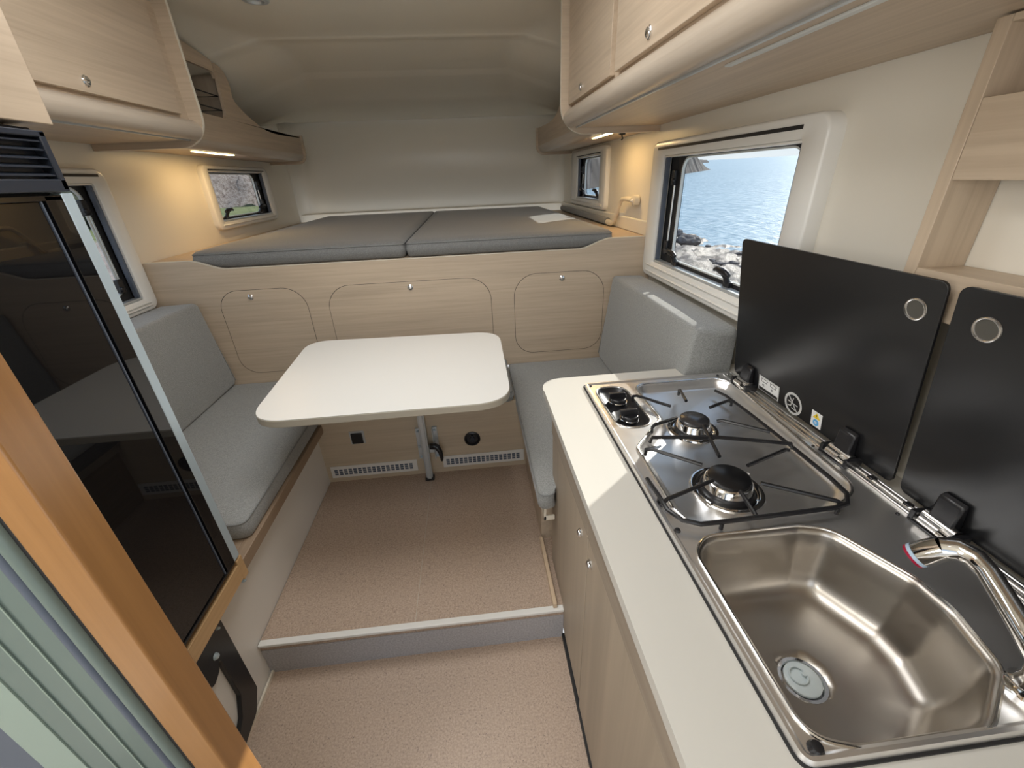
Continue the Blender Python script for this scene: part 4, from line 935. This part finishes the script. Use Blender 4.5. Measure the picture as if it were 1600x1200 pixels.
# ------------------------------------------------------------------ outside
TILT = math.tan(math.radians(.95))
def sea_z(x, y): return -3.6 + (x * .5 + y * .866) * TILT if (x > 0 or y > 0) else -3.6
mb = MB()
nx = [math.copysign(abs(t) ** 2.6, t) for t in [k / 60 for k in range(-60, 61)]]
pts_ = {}
S_ = 3000
gx = [6.0 + S_ * (i / 60) ** 3 for i in range(61)]; gy = [S_ * (abs(j) / 60) ** 3 * (1 if j > 0 else -1) for j in range(-60, 61)]
gv = [[mb.bm.verts.new((x, y, -3.6 + (x * .53 + y * .848) * TILT)) for x in gx] for y in gy]
for j in range(len(gy) - 1):
    for i in range(60): mb.bm.faces.new((gv[j][i], gv[j][i + 1], gv[j + 1][i + 1], gv[j + 1][i]))
tag(mb.build('sea', M['sea']), 'wide calm blue sea seen through the right-hand windows', 'sea', None, 'structure')
from mathutils import noise as mn
# shore shingle slope between the camper and the water
mb = MB(); rows = []
for j in range(150):
    y = 4 + j * .42; row = []
    for i in range(90):
        x = 1.8 + i * .30
        base = -3.6 + (x * .53 + y * .848) * TILT
        shore = 15.6 + (y - 25) * .05 + 1.8 * mn.noise(Vector((y * .15, 3, 0)))
        z = base + (shore - x) * .16 + .35 * mn.noise(Vector((x * .7, y * .7, 1))) + .22 * mn.noise(Vector((x * 1.9, y * 1.9, 5)))
        row.append(mb.bm.verts.new((x, y, min(z, -1.2 + .02 * y))))
    rows.append(row)
for j in range(149):
    for i in range(89): mb.bm.faces.new((rows[j][i], rows[j][i + 1], rows[j + 1][i + 1], rows[j + 1][i]))
tag(mb.build('shore', M['shingle']), 'wet glittering shingle shore at the water edge', 'shore', None, 'structure')
def rock(name, c, r, sq, label, cat, group, m, seed, det=3, amp=.35, freq=1.2):
    bm = bmesh.new(); bmesh.ops.create_icosphere(bm, subdivisions=det, radius=1)
    for v_ in bm.verts:
        n_ = v_.co.normalized(); k = 1 + amp * mn.fractal(n_ * freq + Vector((seed, seed * 1.7, 0)), 1, 2, 4)
        v_.co = Vector((n_.x * r * k * sq[0], n_.y * r * k * sq[1], n_.z * r * k * sq[2]))
    me = bpy.data.meshes.new(name); bm.to_mesh(me); bm.free(); me.materials.append(m)
    o = bpy.data.objects.new(name, me); COL.objects.link(o); o.location = c
    return tag(o, label, cat, group)
bz = lambda x, y: -3.6 + (x * .53 + y * .848) * TILT
rock('boulder', (13.6, 26.2, bz(13.6, 26.2) + .30), .62, (1.2, 1, .62), 'large dark boulder on the shore seen low in the big right window', 'rock', None, M['rock'], 2)
rock('boulder', (14.5, 29.6, bz(14.5, 29.6) + .25), .42, (1, 1, .7), 'smaller dark rock behind and left of the large boulder', 'rock', None, M['rock'], 5)
rock('boulder', (13.0, 28.3, bz(13.0, 28.3) + .35), .34, (1, 1, .6), 'dark rock at the left edge of the big right window', 'rock', None, M['rock'], 9)
rock('boulder', (15.3, 22.2, bz(15.3, 22.2) + .1), .42, (1.9, 1, .5), 'flat dark rock at the water beside the black glass lid', 'rock', None, M['rock'], 12)
random.seed(11)
spots_ = []
while len(spots_) < 34:
    y = random.uniform(19, 33); x = 15.2 + (y - 25) * .05 + random.uniform(-3.2, .6); r_ = random.uniform(.08, .22)
    if all(math.hypot(x - a_, y - b_) > (r_ + c_) * 1.7 for a_, b_, c_ in spots_ + [(13.6, 26.2, .62), (14.5, 29.6, .42), (13.1, 29.6, .4), (15.3, 22.2, .6)]): spots_.append((x, y, r_))
for i, (x, y, r_) in enumerate(spots_):
    rock('stone', (x, y, bz(x, y) + max(0, (15.6 + (y - 25) * .05 - x)) * .16 + r_ * .15), r_, (1.3, 1, .6), 'small dark stone scattered along the water line', 'rock', 'stones along the water line', M['rock'], i * 3.1, 2)
for o_ in [o_ for o_ in COL.objects if o_.name.startswith('boulder')]: o_.location.z += .28
# headland and the far cliff line
def ridge(name, P0, P1, hfun, depth, m, label, n=160, nz=10):
    mb = MB(); P0 = Vector(P0); P1 = Vector(P1); d = (P1 - P0); pd = Vector((-d.y, d.x)).normalized()
    if pd.y < 0: pd = -pd
    g_ = []
    for i in range(n + 1):
        t = i / n; p = P0 + d * t; row = []
        for k in range(nz + 1):
            u = k / nz; q = p + pd * depth * (u - .15); h_ = hfun(t) * math.sin(min(1, u * 1.15) * PI / 2 if u < .87 else PI / 2) ** .55
            if u == 1: h_ = -5
            wob = 1 + .22 * mn.fractal(Vector((q.x * 12 / depth, q.y * 12 / depth, 0)), 1, 2, 4) + .12 * mn.noise(Vector((q.x * .35, q.y * .35, 2)))
            row.append(mb.bm.verts.new((q.x, q.y, bz(q.x, q.y) - .5 + h_ * wob)))
        g_.append(row)
    for i in range(n):
        for k in range(nz): mb.bm.faces.new((g_[i][k], g_[i + 1][k], g_[i + 1][k + 1], g_[i][k + 1]))
    o = mb.build(name, m); return tag(o, label, 'cliff')
ridge('headland', (13.9, 99), (135, 253.4), lambda t: 21 if t < .7 else 21 * max(0, 1 - ((t - .7) / .3) ** 1.6), 40, M['cliff'], 'dark rocky headland running down into the sea')
ridge('far_cliff', (340, 833), (428, 792), lambda t: 11 - 6 * t, 120, M['cliff'], 'distant flat cliff line on the horizon behind the headland', 40)
# left: verge and pale rubble bank
mb = MB(); rows = []
def verge_z(x, y):
    d_ = max(0, -x - 2 + (y - 3) * .5) ; return -.9 + .0 * d_ + 2.15 * (1 - math.exp(-max(0, d_ - 3) / 14)) 
for j in range(90):
    y = -6 + j * .7; row = []
    for i in range(70):
        x = -1.9 - i * .5; row.append(mb.bm.verts.new((x, y, verge_z(x, y) + .03 * mn.noise(Vector((x, y, 0))))))
    rows.append(row)
for j in range(89):
    for i in range(69): mb.bm.faces.new((rows[j][i], rows[j][i + 1], rows[j + 1][i + 1], rows[j + 1][i]))
tag(mb.build('ground', M['ground']), kind='structure')
mb = MB(); rows = []
for j in range(120):
    t = j / 119; bxp = Vector((-27 + 22 * t, 5.8 + 28 * t)); row = []
    for i in range(24):
        u = i / 23; q = bxp + Vector((-.6, .8)) * u * 3.5; z = verge_z(q.x, q.y) - .1 + 3.6 * min(1, u * 1.15) ** .8 + .35 * mn.noise(Vector((q.x * .9, q.y * .9, u * 4))) + .16 * mn.noise(Vector((q.x * 3, q.y * 3, u * 9)))
        row.append(mb.bm.verts.new((q.x, q.y, z)))
    rows.append(row)
for j in range(119):
    for i in range(23): mb.bm.faces.new((rows[j][i], rows[j][i + 1], rows[j + 1][i + 1], rows[j + 1][i]))
tag(mb.build('rubble_bank', M['rubble']), 'pale pinkish rubble bank behind the grass strip outside the left windows', 'bank', None, 'stuff')
for x, y, r_, lb in ((-13.2, 17.0, .8, 'larger dark green shrub outside the left big window'), (-15.6, 16.4, .55, 'smaller dark green shrub beside the larger one outside the left big window')):
    rock('shrub', (x, y, verge_z(x, y) + r_ * .5), r_, (1, 1, .9), lb, 'shrub', None, M['leaf'], x, 4, .5, 2.5)
